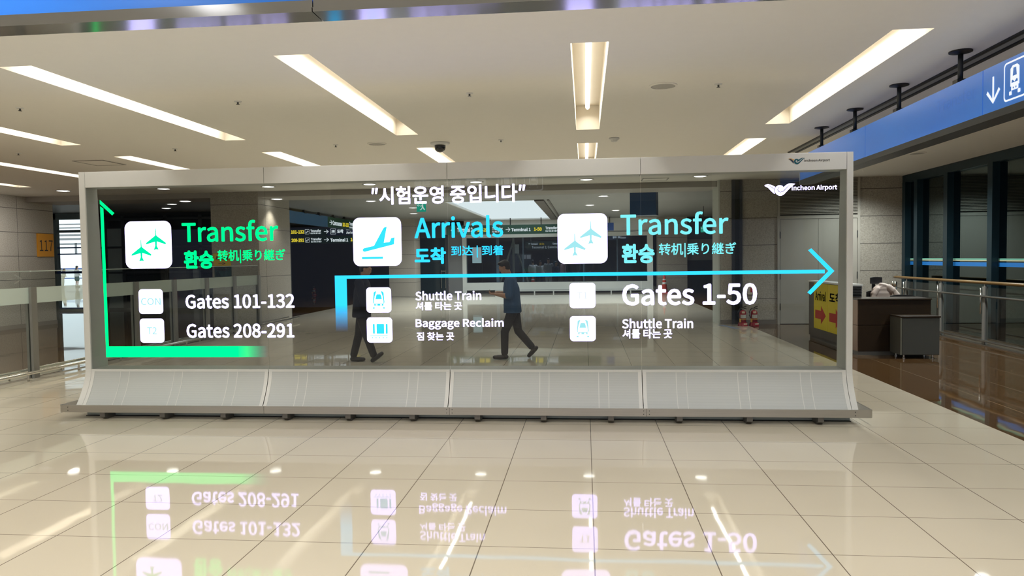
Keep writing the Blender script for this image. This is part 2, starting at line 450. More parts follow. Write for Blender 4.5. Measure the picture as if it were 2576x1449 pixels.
def arrow_pts(d):
    a = [(0.0, 0.44), (0.80, 0.44), (0.46, 0.10), (0.56, 0.0), (1.0, 0.5), (0.56, 1.0), (0.46, 0.90), (0.80, 0.56), (0.0, 0.56)]
    if d == 'r': return a
    if d == 'l': return [(1 - x, y) for x, y in a][::-1]
    if d == 'u': return [(1 - y, x) for x, y in a]
    if d == 'd': return [(y, 1 - x) for x, y in a]

def emu(pts): return [((x - 165) / 1000.0, (1320 - y) / 410.0) for x, y in pts]
EM_UP = emu([(165, 968), (215, 940), (290, 930), (380, 950), (470, 993), (522, 1025), (500, 1065), (484, 1092), (430, 1040), (370, 997), (300, 972)])
EM_LO = emu([(165, 980), (290, 985), (350, 1003), (420, 1055), (488, 1112), (490, 1180), (512, 1250), (470, 1238), (390, 1160), (290, 1050)])
EM_SW = emu([(1165, 935), (1100, 925), (1040, 916), (960, 922), (870, 965), (785, 1040), (760, 1000), (700, 972), (620, 972), (545, 1018), (503, 1098), (507, 1185), (560, 1268), (640, 1316), (720, 1318), (800, 1277), (880, 1192), (960, 1112), (1050, 1022), (1130, 962)])
EM_LN = emu([(1045, 948), (985, 968), (930, 1005), (850, 1085), (775, 1160), (690, 1190), (635, 1165), (605, 1110), (632, 1065), (690, 1048), (690, 1038), (622, 1050), (585, 1108), (612, 1178), (690, 1210), (790, 1180), (865, 1100), (945, 1015), (990, 980)])
EM_LW = emu([(1120, 935), (1040, 940), (960, 980), (880, 1055), (800, 1130), (720, 1160), (665, 1150), (640, 1120), (660, 1085), (700, 1070), (700, 1045), (640, 1060), (600, 1110), (625, 1175), (690, 1212), (790, 1185), (880, 1110), (960, 1030), (1040, 970)])
def emblem(mb, box, face, at, mis):
    upoly(mb, EM_UP, box, face, at, mis[0]); upoly(mb, EM_LO, box, face, at, mis[1]); upoly(mb, EM_SW, box, face, at, mis[2])
    upoly(mb, EM_LN if len(mis) < 5 else EM_LW, box, face, at - 0.0015, mis[3])

# ------------------------------------------------------------------ the room
CZ = 3.75
struct('floor', MB().box(-45, 14, -10, 75, -0.12, 0.0), FLOOR)
SLOT_X = (-13.99, -11.18, -8.37, -5.56, -2.75, 0.06, 2.87)
ROW_Y = ((6.88, 11.52), (12.87, 17.5))
A_COLS = (2, 3, 4, 5, 6); B_COLS = (0, 1, 2, 3, 4, 5, 6)
holes = [(SLOT_X[k] - 0.175, SLOT_X[k] + 0.175, *ROW_Y[0]) for k in A_COLS] + [(SLOT_X[k] - 0.175, SLOT_X[k] + 0.175, *ROW_Y[1]) for k in B_COLS]
holes.append((-32.0, -19.0, 30.0, 52.0)); holes.append((-4.68, -1.68, 25.0, 37.4))     # roof light of the far hall
xs = sorted({-32.0, 12.0} | {h[0] for h in holes} | {h[1] for h in holes}); ys = sorted({-10.0, 21.3, 52.0} | {h[2] for h in holes} | {h[3] for h in holes})
c = MB()
for i in range(len(xs) - 1):
    for j in range(len(ys) - 1):
        mx_, my_ = (xs[i] + xs[i + 1]) / 2, (ys[j] + ys[j + 1]) / 2
        if any(h[0] < mx_ < h[1] and h[2] < my_ < h[3] for h in holes): continue
        c.add([(xs[i], ys[j], CZ), (xs[i + 1], ys[j], CZ), (xs[i + 1], ys[j + 1], CZ), (xs[i], ys[j + 1], CZ)], [(0, 1, 2, 3)], 1 if my_ > 21.3 else 0)
struct('ceiling', c, [CEIL, pmat('grey_metal_ceiling', (0.27, 0.28, 0.28), 0.45)])
struct('ceiling_slab', MB().box(-32, 12, -10, 30, 4.6, 4.7).box(-19.0, 12, 30, 52, 4.6, 4.7), CEIL)
# roof light
rl = struct_root('window_1', (-3.18, 31.2, 4.5))
obj('curb', MB().box(-4.74, -4.68, 25, 37.4, CZ - 0.02, 3.80).box(-4.68, -1.68, 24.95, 25, CZ - 0.02, 3.80).box(-4.68, -1.68, 37.4, 37.46, CZ - 0.02, 3.80), WHITE, rl)
obj('roof_pane', MB().add([(-4.68, 25, 3.80), (-1.68, 25, 3.80), (-1.68, 37.4, 3.80), (-4.68, 37.4, 3.80)], [(0, 1, 2, 3)]), emat('daylit_roof_pane', (0.88, 0.97, 1.0), 1.5), rl)
obj('side_frame', MB().box(-1.68, -1.36, 25, 37.4, CZ - 0.05, CZ + 0.02).box(-1.25, -1.18, 25, 37.4, CZ - 0.03, CZ + 0.02), pmat('roof_light_frame', (0.10, 0.09, 0.085), 0.5), rl)

# walls round the hall
struct('wall_left', MB().box(-16.4, -16.0, -10, 21.08, 0, CZ), GRAN_Y)
struct('baseboard_left', MB().box(-16.0, -15.97, -10, 21.08, 0, 0.12), pmat('granite_base', (0.30, 0.27, 0.23), 0.4))
struct('wall_behind', MB().box(-16.4, 12, -10.4, -10, 0, CZ), pmat('plain_wall_paint', (0.55, 0.53, 0.48), 0.6))
struct('wall_right', MB().box(3.5, 8.1, 19.8, 20.4, 0, CZ), GRAN_X)
struct('trim_1', MB().box(3.46, 3.5, 19.8, 20.72, 0, CZ), JAMB)
struct('baseboard_right', MB().box(3.5, 4.90, 19.775, 19.8, 0, 0.12), pmat('dark_granite_base', (0.20, 0.18, 0.155), 0.35))
struct('trim_2', MB().box(-16.0, 3.5, 20.0, 21.3, 3.6, CZ), BEAMM)
struct('wall_pillar', MB().box(-10.43, -9.05, 19.985, 22.2, 0, CZ), GRAN_P)
struct('wall_far_pillar', MB().box(-9.38, -8.12, 35.0, 36.2, 0, CZ), GRAN_P)
DKW = pmat('dark_navy_wall', (0.006, 0.010, 0.018), 0.5)
struct('wall_far_left', MB().box(-18.7, -8.6, 38.6, 38.9, 0, CZ).box(-19.05, -18.9, 27.1, 38.9, 0, CZ), DKW)
struct('wall_far_side', MB().box(-30.4, -30, -10, 27, 0, CZ), DKW)
GREYW = pmat('grey_panel_wall', (0.21, 0.215, 0.22), 0.5)
struct('wall_far_entrance', MB().box(-7.05, -6.2, 38.0, 38.3, 0, CZ), GREYW)
struct('wall_far_lintel', MB().box(-8.2, 3.6, 38.0, 38.3, 3.05, CZ), WHITE)
struct('wall_far_right', MB().box(3.6, 5.05, 37.6, 38.3, 0, CZ), granite_mat('granite_cladding_far', 0, 30, 80, tone=0.85))
struct('wall_far_recess', MB().box(5.05, 12, 38.0, 38.3, 0, CZ), pmat('dark_recess_wall', (0.035, 0.05, 0.06), 0.4))
struct('wall_side_right', MB().box(8.1, 8.4, 20.4, 38.0, 0, CZ), GREYW)
struct('wall_shop_back', MB().box(-10, 8, 49.0, 49.3, 0, CZ), pmat('dark_shop_wall', (0.04, 0.05, 0.065), 0.5))
struct('wall_shop_left', MB().box(-9.3, -9.0, 38.9, 49.0, 0, CZ), DKW)
struct('wall_shop_right', MB().box(6.5, 6.8, 38.3, 49.0, 0, CZ), DKW)
struct('wall_sky_block_right', MB().box(11.6, 11.9, -10, 20.7, 0, CZ).box(8.4, 11.9, 20.4, 20.7, 0, CZ), pmat('sky_block_paint', (0.05, 0.065, 0.07), 0.6))  # made-up dark wall beyond the panes, its end cap blocks sky light

# right-hand curtain wall: teal mullions, dark panes, stripe film
cw = struct_root('window_2', (8.1, 10, 0))
obj('head_frame', MB().box(8.02, 8.3, -10, 19.8, 3.56, CZ), TEAL, cw)
obj('sill', MB().box(8.0, 8.3, -10, 19.8, 0, 0.07), POLISH, cw)
MULL = [19.62, 18.95, 17.45, 15.62, 13.8, 11.98, 10.16, 8.3, 6.5]
for y_ in MULL: obj('mullion', MB().box(7.98, 8.3, y_ - 0.09, y_ + 0.09, 0.07, 3.56), TEAL, cw)
obj('pane', MB().add([(8.12, -10, 0.07), (8.12, 19.8, 0.07), (8.12, 19.8, 3.56), (8.12, -10, 3.56)], [(0, 1, 2, 3)]), GLASS_DARK, cw, face=(-1, 0, 0))
STRB = pmat('blue_film', (0.02, 0.20, 0.62), 0.4); STRG = pmat('mint_film', (0.20, 0.55, 0.42), 0.4); STRY = pmat('cream_film', (0.60, 0.62, 0.42), 0.4)
st = MB()
for a, b_ in zip(MULL[1:], MULL[:-1]):
    st.box(8.112, 8.118, a + 0.09, b_ - 0.09, 1.50, 1.585, 0); st.box(8.112, 8.118, a + 0.09, b_ - 0.09, 1.635, 1.665, 1); st.box(8.112, 8.118, a + 0.09, b_ - 0.09, 1.61, 1.633, 2)
obj('stripe_film', st, [STRB, STRG, STRY], cw)

# bright window and concourse beyond, far left
bw = struct_root('window_3', (-21, 27, 0))
obj('frame', MB().box(-20.5, -20.32, 26.9, 27.1, 0, CZ).box(-26, -18.9, 26.9, 27.1, 3.52, CZ).box(-26, -18.9, 26.9, 27.1, 0, 0.06).box(-18.96, -18.82, 26.9, 27.1, 0, CZ), pmat('grey_green_frame', (0.34, 0.42, 0.42), 0.4), bw)
PALEB = frost_mat('pale_blind_strip', (0.70, 0.80, 0.82), 0.55)
obj('sun_louvre', MB().box(-26, -18.9, 27.3, 27.4, 2.56, 2.62).box(-26, -18.9, 27.3, 27.4, 2.74, 2.82).box(-26, -18.9, 27.3, 27.4, 2.90, 2.97).box(-26, -18.9, 27.3, 27.4, 3.2, 3.24).box(-26, -18.9, 27.3, 27.4, 3.34, 3.38).box(-19.65, -19.58, 27.02, 27.06, 2.17, 2.62), PALEB, bw)
RAILB = pmat('blue_rail', (0.03, 0.10, 0.38), 0.3)
obj('blue_rail', MB().box(-26, -18.9, 26.96, 27.04, 2.41, 2.46).box(-26, -18.9, 26.96, 27.04, 2.17, 2.21).box(-26, -18.9, 26.9, 27.04, 1.44, 1.53).box(-26, -18.9, 26.96, 27.04, 0.06, 0.12), RAILB, bw)
obj('cross_band', MB().box(-26, -18.9, 26.95, 27.05, 3.02, 3.12), pmat('grey_band', (0.25, 0.32, 0.33), 0.4), bw)
obj('pane', MB().add([(-26, 27, 0.06), (-18.9, 27, 0.06), (-18.9, 27, 3.52), (-26, 27, 3.52)], [(0, 1, 2, 3)]), GLASS_OUT, bw, face=(0, -1, 0))
struct('wall_left_return', MB().box(-30, -26, 26.9, 27.1, 0, CZ), DKW)
# dark glazed partition behind the pillar
dg_ = struct_root('window_4', (-14, 27.2, 0))
DGF = pmat('dark_grey_frame', (0.045, 0.055, 0.065), 0.4)
fr = MB()
for x_ in (-18.72, -18.45, -17.72, -16.0, -14.6, -13.9, -13.2, -12.0, -11.36): fr.box(x_ - 0.06, x_ + 0.06, 27.1, 27.25, 0, 3.62)
for z_ in (0.04, 1.45, 2.42, 3.5): fr.box(-18.8, -11.3, 27.1, 27.25, z_ - 0.04, z_ + 0.04)
obj('frame', fr, DGF, dg_)
obj('dark_pane', MB().box(-17.72, -11.3, 27.15, 27.2, 0, 3.62), pmat('dark_reflective_pane', (0.02, 0.03, 0.04), 0.06), dg_)
obj('pale_pane', MB().box(-18.82, -17.72, 27.15, 27.2, 0, 3.15), pmat('pale_grey_pane', (0.62, 0.70, 0.70), 0.3), dg_)
struct('wall_behind_partition', MB().box(-18.9, -11.3, 27.6, 27.8, 0, CZ), DKW)

# ------------------------------------------------------------------ ceiling fittings
def slot_light(x, y0, y1, label):
    t = thing('slot_light', label, 'ceiling light', (x, (y0 + y1) / 2, CZ), 'recessed slot lights in the ceiling')
    a, b_ = x - 0.175, x + 0.175; top = CZ + 0.36
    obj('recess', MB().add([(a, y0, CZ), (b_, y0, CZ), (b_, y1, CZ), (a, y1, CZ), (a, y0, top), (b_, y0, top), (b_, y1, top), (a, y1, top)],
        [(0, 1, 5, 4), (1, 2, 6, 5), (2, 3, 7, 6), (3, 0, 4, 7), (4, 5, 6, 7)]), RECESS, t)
    n = 3; L = (y1 - y0 - 0.24) / n
    for k in range(n):
        obj('tube', MB().tube([(x, y0 + 0.12 + k * L + 0.012, top - 0.05), (x, y0 + 0.12 + (k + 1) * L - 0.012, top - 0.05)], 0.032, 8), TUBE, t, smooth=True)
    area_light('slot_lamp', (x, (y0 + y1) / 2, top - 0.09), 0.06, y1 - y0 - 0.3, 39, WARM, spread=math.radians(150))
    return t
ordn = ['leftmost', 'second from left', 'third from left', 'fourth from left', 'fifth from left', 'sixth from left', 'rightmost']
near_lab = ['at the left edge of the near row', 'second from left in the near row, long and oblique', 'third from left in the near row', 'fourth in the near row, seen straight on with bare tubes', 'rightmost in the near row, by the blue hanging sign']
for n_, k in enumerate(A_COLS): slot_light(SLOT_X[k], *ROW_Y[0], 'cream recessed ceiling light slot, ' + near_lab[n_])
far_lab = ['far left, shortest visible, above the granite wall', 'second from left in the far row', 'third from left, cut by the display top', 'fourth from left, rising over the display top', 'fifth from left, beside the dome camera', 'sixth, with tubes seen straight on', 'rightmost in the far row']
for n_, k in enumerate(B_COLS): slot_light(SLOT_X[k], *ROW_Y[1], 'recessed ceiling light slot of the far row, ' + far_lab[n_])

def downlight(x, y, z, label, group='round downlights'):
    t = thing('downlight', label, 'ceiling light', (x, y, z), group)
    obj('trim_ring', MB().lathe((x, y, z), [(0.19, 0.0), (0.19, -0.012), (0.15, -0.014), (0.15, -0.004)], 24), WHITE, t)
    obj('lens', MB().lathe((x, y, z), [(0.15, -0.006), (0.10, -0.02), (0.02, -0.024)], 24), DOWN, t, smooth=True)
    return t
for n_, (x, y) in enumerate([(-13.72, 18.5), (-10.98, 18.6), (-8.175, 18.7), (-5.48, 18.7), (-2.725, 18.75), (0.05, 18.8), (2.823, 18.65)]):
    downlight(x, y, CZ, 'round white downlight along the dark beam, ' + ordn[n_] + ' of seven')
spot1 = downlight(-11.6, 20.75, 3.6, 'bright spot downlight under the beam, left of the granite pillar', 'spot downlights under the beam')
spot2 = downlight(-8.8, 20.7, 3.6, 'bright spot downlight under the beam, right of the granite pillar', 'spot downlights under the beam')
for (x, y, e) in ((-8.75, 20.75, 190), (-11.6, 20.75, 50)):
    l = bpy.data.lights.new('spot_lamp', 'SPOT'); l.energy = e; l.spot_size = 1.7; l.spot_blend = 0.7; l.color = (1, 0.92, 0.78); l.shadow_soft_size = 0.08
    o = bpy.data.objects.new('spot_lamp', l); o.location = (x, y, 3.56); COL.objects.link(o)
FARD = [(-7.0, 24.0, 'first'), (-6.4, 27.5, 'second'), (-7.2, 31.0, 'third'), (0.6, 24.0, 'fourth'), (0.2, 28.0, 'fifth'), (2.2, 26.0, 'sixth'), (1.3, 31.5, 'seventh'), (5.6, 27.0, 'eighth'), (-13.6, 23.5, 'ninth'), (-14.8, 25.2, 'tenth')]
FARL = ['left of the pillar end of the long blue sign', 'above the green running-man sign', 'far left, over the far granite pillar', 'left of the hanging blue box', 'mid way along the far ceiling', 'behind the hanging blue box', 'farthest, before the shop front', 'at far right, over the dark recess', 'left of the granite pillar, nearer one', 'left of the granite pillar, farther one']
for (x, y, _), s_ in zip(FARD, FARL): downlight(x, y, CZ, 'small downlight in the far hall, ' + s_, 'downlights of the far hall')

SPK = pmat('speaker_grille', (0.42, 0.41, 0.38), 0.6)
def speaker(x, y, label, r=0.16):
    t = thing('ceiling_speaker', label, 'speaker', (x, y, CZ), 'round ceiling speakers')
    obj('rim', MB().lathe((x, y, CZ), [(r, 0), (r, -0.010), (r * 0.86, -0.014), (r * 0.86, -0.002)], 28), CEIL, t)
    obj('grille', MB().lathe((x, y, CZ), [(r * 0.86, -0.004), (r * 0.84, -0.009), (0.01, -0.010)], 28), SPK, t)
speaker(0.907, 8.716, 'round grey ceiling speaker right of the straight light slot')
speaker(-3.45, 12.26, 'round grey ceiling speaker left of the dome camera')
speaker(6.5, 15.36, 'round grey ceiling speaker above the dark glass wall')
def sprinkler(x, y, label):
    t = thing('sprinkler', label, 'sprinkler', (x, y, CZ), 'ceiling sprinklers')
    obj('escutcheon', MB().lathe((x, y, CZ), [(0.045, 0), (0.042, -0.008), (0.015, -0.012)], 16), WHITE, t)
    obj('nozzle', MB().lathe((x, y, CZ - 0.01), [(0.012, 0), (0.010, -0.022), (0.022, -0.026), (0.022, -0.029), (0.004, -0.03)], 10), DARKMETAL, t)
for x, y, s_ in ((-6.97, 8.68, 'at far left of the near line'), (-4.18, 8.75, 'between the two left light slots'), (-1.335, 8.75, 'left of the straight light slot'), (1.53, 8.74, 'right of the round speaker'),
                 (-1.36, 12.26, 'just right of the dome camera'), (-4.16, 12.26, 'left of the round speaker by the dome camera'), (-6.96, 12.18, 'above the display left part, farther line'), (-9.82, 12.15, 'at far left, near the access hatch')):
    sprinkler(x, y, 'small ceiling sprinkler, ' + s_)
t = thing('dome_camera', 'white dome security camera with black globe on ceiling', 'camera', (-2.4, 12.37, CZ))
obj('base', MB().lathe((-2.4, 12.37, CZ), [(0.16, 0), (0.16, -0.02), (0.14, -0.035), (0.095, -0.045)], 28), WHITE, t, smooth=True)
obj('dome', MB().lathe((-2.4, 12.37, CZ - 0.04), [(0.095, 0), (0.094, -0.04), (0.08, -0.085), (0.045, -0.115), (0.008, -0.123)], 28), pmat('black_dome', (0.006, 0.007, 0.01), 0.06, coat=1.0), t, smooth=True)
t = thing('smoke_detector', 'white smoke detector on ceiling right of straight light slots', 'smoke detector', (0.495, 12.4, CZ))
obj('body', MB().lathe((0.495, 12.4, CZ), [(0.085, 0), (0.085, -0.022), (0.055, -0.03), (0.05, -0.055), (0.03, -0.065)], 24), WHITE, t, smooth=True)
obj('sensor_ring', MB().lathe((0.495, 12.4, CZ - 0.033), [(0.0535, 0), (0.052, -0.012)], 24), BLACK, t)
def hatch(x, y, sx, sy, label):
    t = thing('access_hatch', label, 'access hatch', (x, y, CZ), 'square ceiling hatches')
    obj('panel', MB().box(x - sx, x + sx, y - sy, y + sy, CZ - 0.006, CZ - 0.001), CEIL, t)
    obj('edge', MB().box(x - sx - 0.03, x + sx + 0.03, y - sy - 0.03, y - sy, CZ - 0.008, CZ - 0.001).box(x - sx - 0.03, x + sx + 0.03, y + sy, y + sy + 0.03, CZ - 0.008, CZ - 0.001)
        .box(x - sx - 0.03, x - sx, y - sy, y + sy, CZ - 0.008, CZ - 0.001).box(x + sx, x + sx + 0.03, y - sy, y + sy, CZ - 0.008, CZ - 0.001), pmat('hatch_edge', (0.25, 0.24, 0.22), 0.5), t)
hatch(-9.31, 13.6, 0.28, 0.33, 'square metal-edged access hatch in ceiling, far left')
hatch(1.78, 19.2, 0.30, 0.26, 'square access hatch in ceiling near the beam, right')
t = thing('ceiling_track', 'dark double groove track running along the ceiling behind hanging sign', 'ceiling track', (3.95, 7.3, CZ))
obj('groove', MB().box(3.86, 3.90, 0, 14.7, CZ - 0.02, CZ - 0.001).box(4.0, 4.05, 0, 14.7, CZ - 0.02, CZ - 0.001), BLACK, t)
obj('infill', MB().box(3.90, 4.0, 0, 14.7, CZ - 0.008, CZ - 0.001), pmat('track_infill', (0.30, 0.31, 0.29), 0.5), t)

# ------------------------------------------------------------------ hanging signs
BLUE = emat('backlit_blue_board', (0.035, 0.22, 0.66), 0.85)
def blue_board(name, axis, a0, a1):
    m, nt, b, o = new_mat(name); N = NB(nt); vec, s = xyz(nt)
    n1 = noise(nt, vec, 0.5, 1)
    c = N.mix(n1, (0.012, 0.12, 0.56), (0.04, 0.22, 0.70))
    nt.links.new(c, b.inputs['Base Color']); b.inputs['Roughness'].default_value = 0.28
    nt.links.new(c, b.inputs['Emission Color']); b.inputs['Emission Strength'].default_value = a0
    return m
BOARD = blue_board('backlit_blue_acrylic', 0, 0.44, 0)
t = thing('overhead_sign', 'wide blue backlit sign with dark metal rail hanging above, cut by frame', 'sign', (-1.2, 3.33, 2.9))
for x0_, x1_ in ((-4.6, -1.203), (-1.197, 2.2)): obj('sign_panel', MB().box(x0_, x1_, 3.275, 3.33, 2.965, 3.50), BOARD, t)
BACKB = pmat('sign_back_board', (0.02, 0.03, 0.06), 0.4)
obj('back_panel', MB().box(-4.6, 2.2, 3.332, 3.385, 2.965, 3.50), BACKB, t)
RAILM = pmat('sign_rail_metal', (0.30, 0.31, 0.34), 0.12, 1.0)
for x0_, x1_ in ((-4.6, -1.202), (-1.198, 2.2)): obj('bottom_rail', MB().box(x0_, x1_, 3.26, 3.40, 2.911, 2.930).box(x0_, x1_, 3.268, 3.392, 2.930, 2.965), RAILM, t)
for x_ in (-4.0, -2.1, -0.2, 1.7): obj('hanger', MB().tube([(x_, 3.33, 3.5), (x_, 3.33, CZ)], 0.024, 10), CHARCOAL, t)
B0 = emat('sign_white_letters', (0.9, 0.93, 1.0), 2.2)
obj('back_lettering', text_mb(MB(), '到达 · 到着', (2.191, 3.059, 3.03, 3.22), '+y', 3.387, 0.01), B0, t)
obj('back_lettering', text_mb(MB(), '도착', (1.719, 2.12, 3.02, 3.24), '+y', 3.387, 0.02), B0, t)
for u, sy_ in ((0.727, sym_train), (1.193, sym_bag)):
    bk = MB(); p = rrect(u, u + 0.34, 2.99, 3.33, 0.05); q = rrect(u + 0.015, u + 0.325, 3.005, 3.315, 0.04); mp = mapper('+y', 3.387)
    bk.add([mp(*a) for a in p] + [mp(*a) for a in q], [(i, (i + 1) % len(p), len(p) + (i + 1) % len(p), len(p) + i) for i in range(len(p))])
    sy_(bk, (u, u + 0.34, 2.99, 3.33), '+y', 3.387); obj('back_symbol', bk, B0, t)

t = thing('hanging_direction_sign', 'long blue backlit sign with white down arrow and train symbol', 'sign', (3.65, 7.5, 2.95))
SX = 3.55
BOARD2 = blue_board('backlit_blue_vinyl', 1, 0.35, 0)
for a, b_ in ((2.6, 7.08), (7.09, 9.88), (9.89, 12.75)): obj('sign_panel', MB().box(SX, 3.75, a, b_, 3.02, 3.415), BOARD2, t)
obj('bottom_rail', MB().box(SX - 0.01, 3.76, 2.6, 12.75, 2.955, 3.018), CHARCOAL, t)
obj('end_cap', MB().box(SX - 0.005, 3.755, 12.75, 12.78, 2.955, 3.418), WHITE, t)
wl = MB(); WL = emat('sign_white_face', (0.92, 0.96, 1.0), 1.0)
upoly(wl, arrow_pts('d'), (-7.02, -6.80, 3.085, 3.32), '-x', SX - 0.003)
p = rrect(-6.745, -6.42, 3.06, 3.385, 0.04); q = rrect(-6.73, -6.435, 3.075, 3.37, 0.03); mp = mapper('-x', SX - 0.003)
wl.add([mp(*a) for a in p] + [mp(*a) for a in q], [(i, (i + 1) % len(p), len(p) + (i + 1) % len(p), len(p) + i) for i in range(len(p))])
obj('white_symbols', wl, WL, t)
tb = MB(); sb_ = (-6.745, -6.42, 3.06, 3.385)
upoly(tb, [(0.30, 0.35), (0.70, 0.35), (0.70, 0.80), (0.60, 0.87), (0.40, 0.87), (0.30, 0.80)], sb_, '-x', SX - 0.003, 0)
upoly(tb, [(0.41, 0.60), (0.59, 0.60), (0.56, 0.80), (0.44, 0.80)], sb_, '-x', SX - 0.004, 1)
upoly(tb, [(0.36, 0.43), (0.64, 0.43), (0.62, 0.50), (0.38, 0.50)], sb_, '-x', SX - 0.004, 1)
upoly(tb, [(0.42, 0.50), (0.58, 0.50), (0.50, 0.44)], sb_, '-x', SX - 0.005, 0)
upoly(tb, [(0.34, 0.24), (0.66, 0.24), (0.66, 0.37), (0.34, 0.37)], sb_, '-x', SX - 0.003, 0)
for a in (0.44, 0.56): upoly(tb, disc(a, 0.30, 0.025), sb_, '-x', SX - 0.004, 1)
for a in (0.31, 0.69): upoly(tb, rrect(a - 0.06, a + 0.06, 0.13, 0.23, 0.02, 3), sb_, '-x', SX - 0.003, 0)
obj('train_symbol', tb, [WL, BOARD2], t)
gh = MB(); text_mb(gh, 'Transfer', (-7.95, -7.2, 3.20, 3.33), '-x', SX - 0.002)
obj('raised_lettering', gh, blue_board('raised_blue_vinyl', 1, 0.28, 0), t)
for y_ in (4.85, 6.27, 7.70, 9.12, 10.54, 11.96):
    h = obj('hanger', MB().tube([(3.65, y_, 3.46), (3.65, y_, CZ)], 0.024, 12), CHARCOAL, t, smooth=True)
    obj('ceiling_disc', MB().lathe((3.65, y_, CZ), [(0.105, 0), (0.105, -0.012), (0.03, -0.03)], 20), BLACK, h)
    obj('clamp', MB().box(3.60, 3.70, y_ - 0.05, y_ + 0.05, 3.415, 3.475), BLACK, h)

GREENB = pmat('dark_green_board', (0.012, 0.075, 0.045), 0.35); NAVYB = pmat('navy_board', (0.012, 0.035, 0.12), 0.35)
SW = emat('sign_lit_white', (0.85, 0.92, 0.95), 1.25); SY = emat('sign_lit_yellow', (1.0, 0.78, 0.04), 1.25)
def sub_text(mb, box, face, at):
    """two small lines: Transfer over its translations"""
    u0, u1, v0, v1 = box; h = v1 - v0
    text_mb(mb, 'Transfer', (u0, u1, v0 + 0.42 * h, v1), face, at, 0.015)
    text_mb(mb, '환승 转机 乗り継ぎ', (u0, u1, v0, v0 + 0.30 * h), face, at, 0.01)
def ring_icon(mb, box, face, at, sym):
    u0, u1, v0, v1 = box; w = u1 - u0
    p = rrect(u0, u1, v0, v1, w * 0.15); q = rrect(u0 + w * 0.05, u1 - w * 0.05, v0 + w * 0.05, v1 - w * 0.05, w * 0.12); mp = mapper(face, at)
    mb.add([mp(*a) for a in p] + [mp(*a) for a in q], [(i, (i + 1) % len(p), len(p) + (i + 1) % len(p), len(p) + i) for i in range(len(p))])
    sym(mb, box, face, at)
# board over the shop front (Y = 36)
def hang_board(name, label, x0, x1, y, z0, z1, mats, loc):
    return thing(name, label, 'sign', loc, 'hanging direction boards of the far hall')
YB = 36.0
t = thing('direction_board', 'green board above the shop front, reading Terminal 1 1-50', 'sign', (-2.5, YB, 3.0), 'hanging direction boards of the far hall')
obj('board', MB().box(-6.75, 0.75, YB, YB + 0.12, 2.97, 3.42), GREENB, t)
w = MB(); y_ = MB()
upoly(w, arrow_pts('u'), (-6.525, -6.328, 3.035, 3.326), '-y', YB - 0.004)
text_mb(w, 'Terminal 2', (-6.209, -5.444, 3.103, 3.335), '-y', YB - 0.004, 0.02); text_mb(y_, '208-291', (-5.209, -4.662, 3.107, 3.281), '-y', YB - 0.004, 0.02)
sub_text(w, (-4.486, -3.961, 3.056, 3.326), '-y', YB - 0.004)
upoly(w, arrow_pts('r'), (-3.824, -3.592, 3.086, 3.298), '-y', YB - 0.004)
text_mb(w, 'Terminal 1', (-3.553, -2.605, 3.095, 3.268), '-y', YB - 0.004, 0.02); text_mb(y_, '1-50', (-2.451, -2.065, 3.1, 3.273), '-y', YB - 0.004, 0.02)
sub_text(w, (-1.892, -1.317, 3.05, 3.319), '-y', YB - 0.004)
obj('white_lettering', w, SW, t); obj('yellow_lettering', y_, SY, t)
for x_ in (-3.6, -2.1, -0.5): obj('hanger', MB().tube([(x_, YB + 0.06, 3.42), (x_, YB + 0.06, CZ)], 0.025, 8), BLACK, t)
# pair of boards in front of the dark wall (Y = 34)
YB = 34.0
t = thing('direction_board', 'pair of stacked boards with gate numbers 101-132 and 208-291 before dark wall', 'sign', (-12.0, YB, 2.62), 'hanging direction boards of the far hall')
obj('upper_board', MB().box(-16.6, -12.05, YB, YB + 0.12, 2.985, 3.30, 0).box(-12.05, -9.3, YB, YB + 0.12, 2.985, 3.30, 1), [GREENB, NAVYB], t)
obj('lower_board', MB().box(-16.6, -9.3, YB, YB + 0.12, 2.62, 2.965), GREENB, t)
for x_ in (-15.0, -12.2, -9.6): obj('hanger', MB().tube([(x_, YB + 0.15, 2.7), (x_, YB + 0.15, CZ)], 0.02, 8), BLACK, t)
w = MB(); y_ = MB(); D = YB - 0.004
text_mb(w, 'Concourse', (-14.781, -13.865, 3.105, 3.311), '-y', D, 0.02); text_mb(y_, '101-132', (-13.808, -13.168, 3.091, 3.259), '-y', D, 0.02)
ring_icon(w, (-13.129, -12.916, 3.064, 3.288), '-y', D, sym_transfer); sub_text(w, (-12.858, -12.337, 3.066, 3.281), '-y', D)
upoly(w, arrow_pts('r'), (-12.202, -11.971, 3.077, 3.263), '-y', D); ring_icon(w, (-11.894, -11.625, 3.034, 3.304), '-y', D, sym_bag)
text_mb(w, '도착', (-11.567, -11.261, 3.075, 3.261), '-y', D, 0.02); text_mb(w, 'Arrivals', (-11.128, -10.631, 3.047, 3.177), '-y', D, 0.01); text_mb(w, '到达 到着', (-11.124, -10.761, 3.215, 3.308), '-y', D, 0.01)
obj('white_lettering', w, SW, t); obj('yellow_lettering', y_, SY, t)
w = MB(); y_ = MB()
text_mb(w, 'Terminal 2', (-14.636, -13.857, 2.709, 2.878), '-y', D, 0.02); text_mb(y_, '208-291', (-13.799, -13.178, 2.697, 2.866), '-y', D, 0.02)
ring_icon(w, (-13.119, -12.906, 2.671, 2.896), '-y', D, sym_transfer); sub_text(w, (-12.848, -12.327, 2.665, 2.889), '-y', D)
upoly(w, arrow_pts('r'), (-12.211, -11.961, 2.694, 2.881), '-y', D); text_mb(w, 'Terminal 1', (-11.903, -11.04, 2.684, 2.852), '-y', D, 0.02); text_mb(y_, '1-50', (-10.925, -10.581, 2.692, 2.859), '-y', D, 0.02)
obj('white_lettering', w, SW, t); obj('yellow_lettering', y_, SY, t)
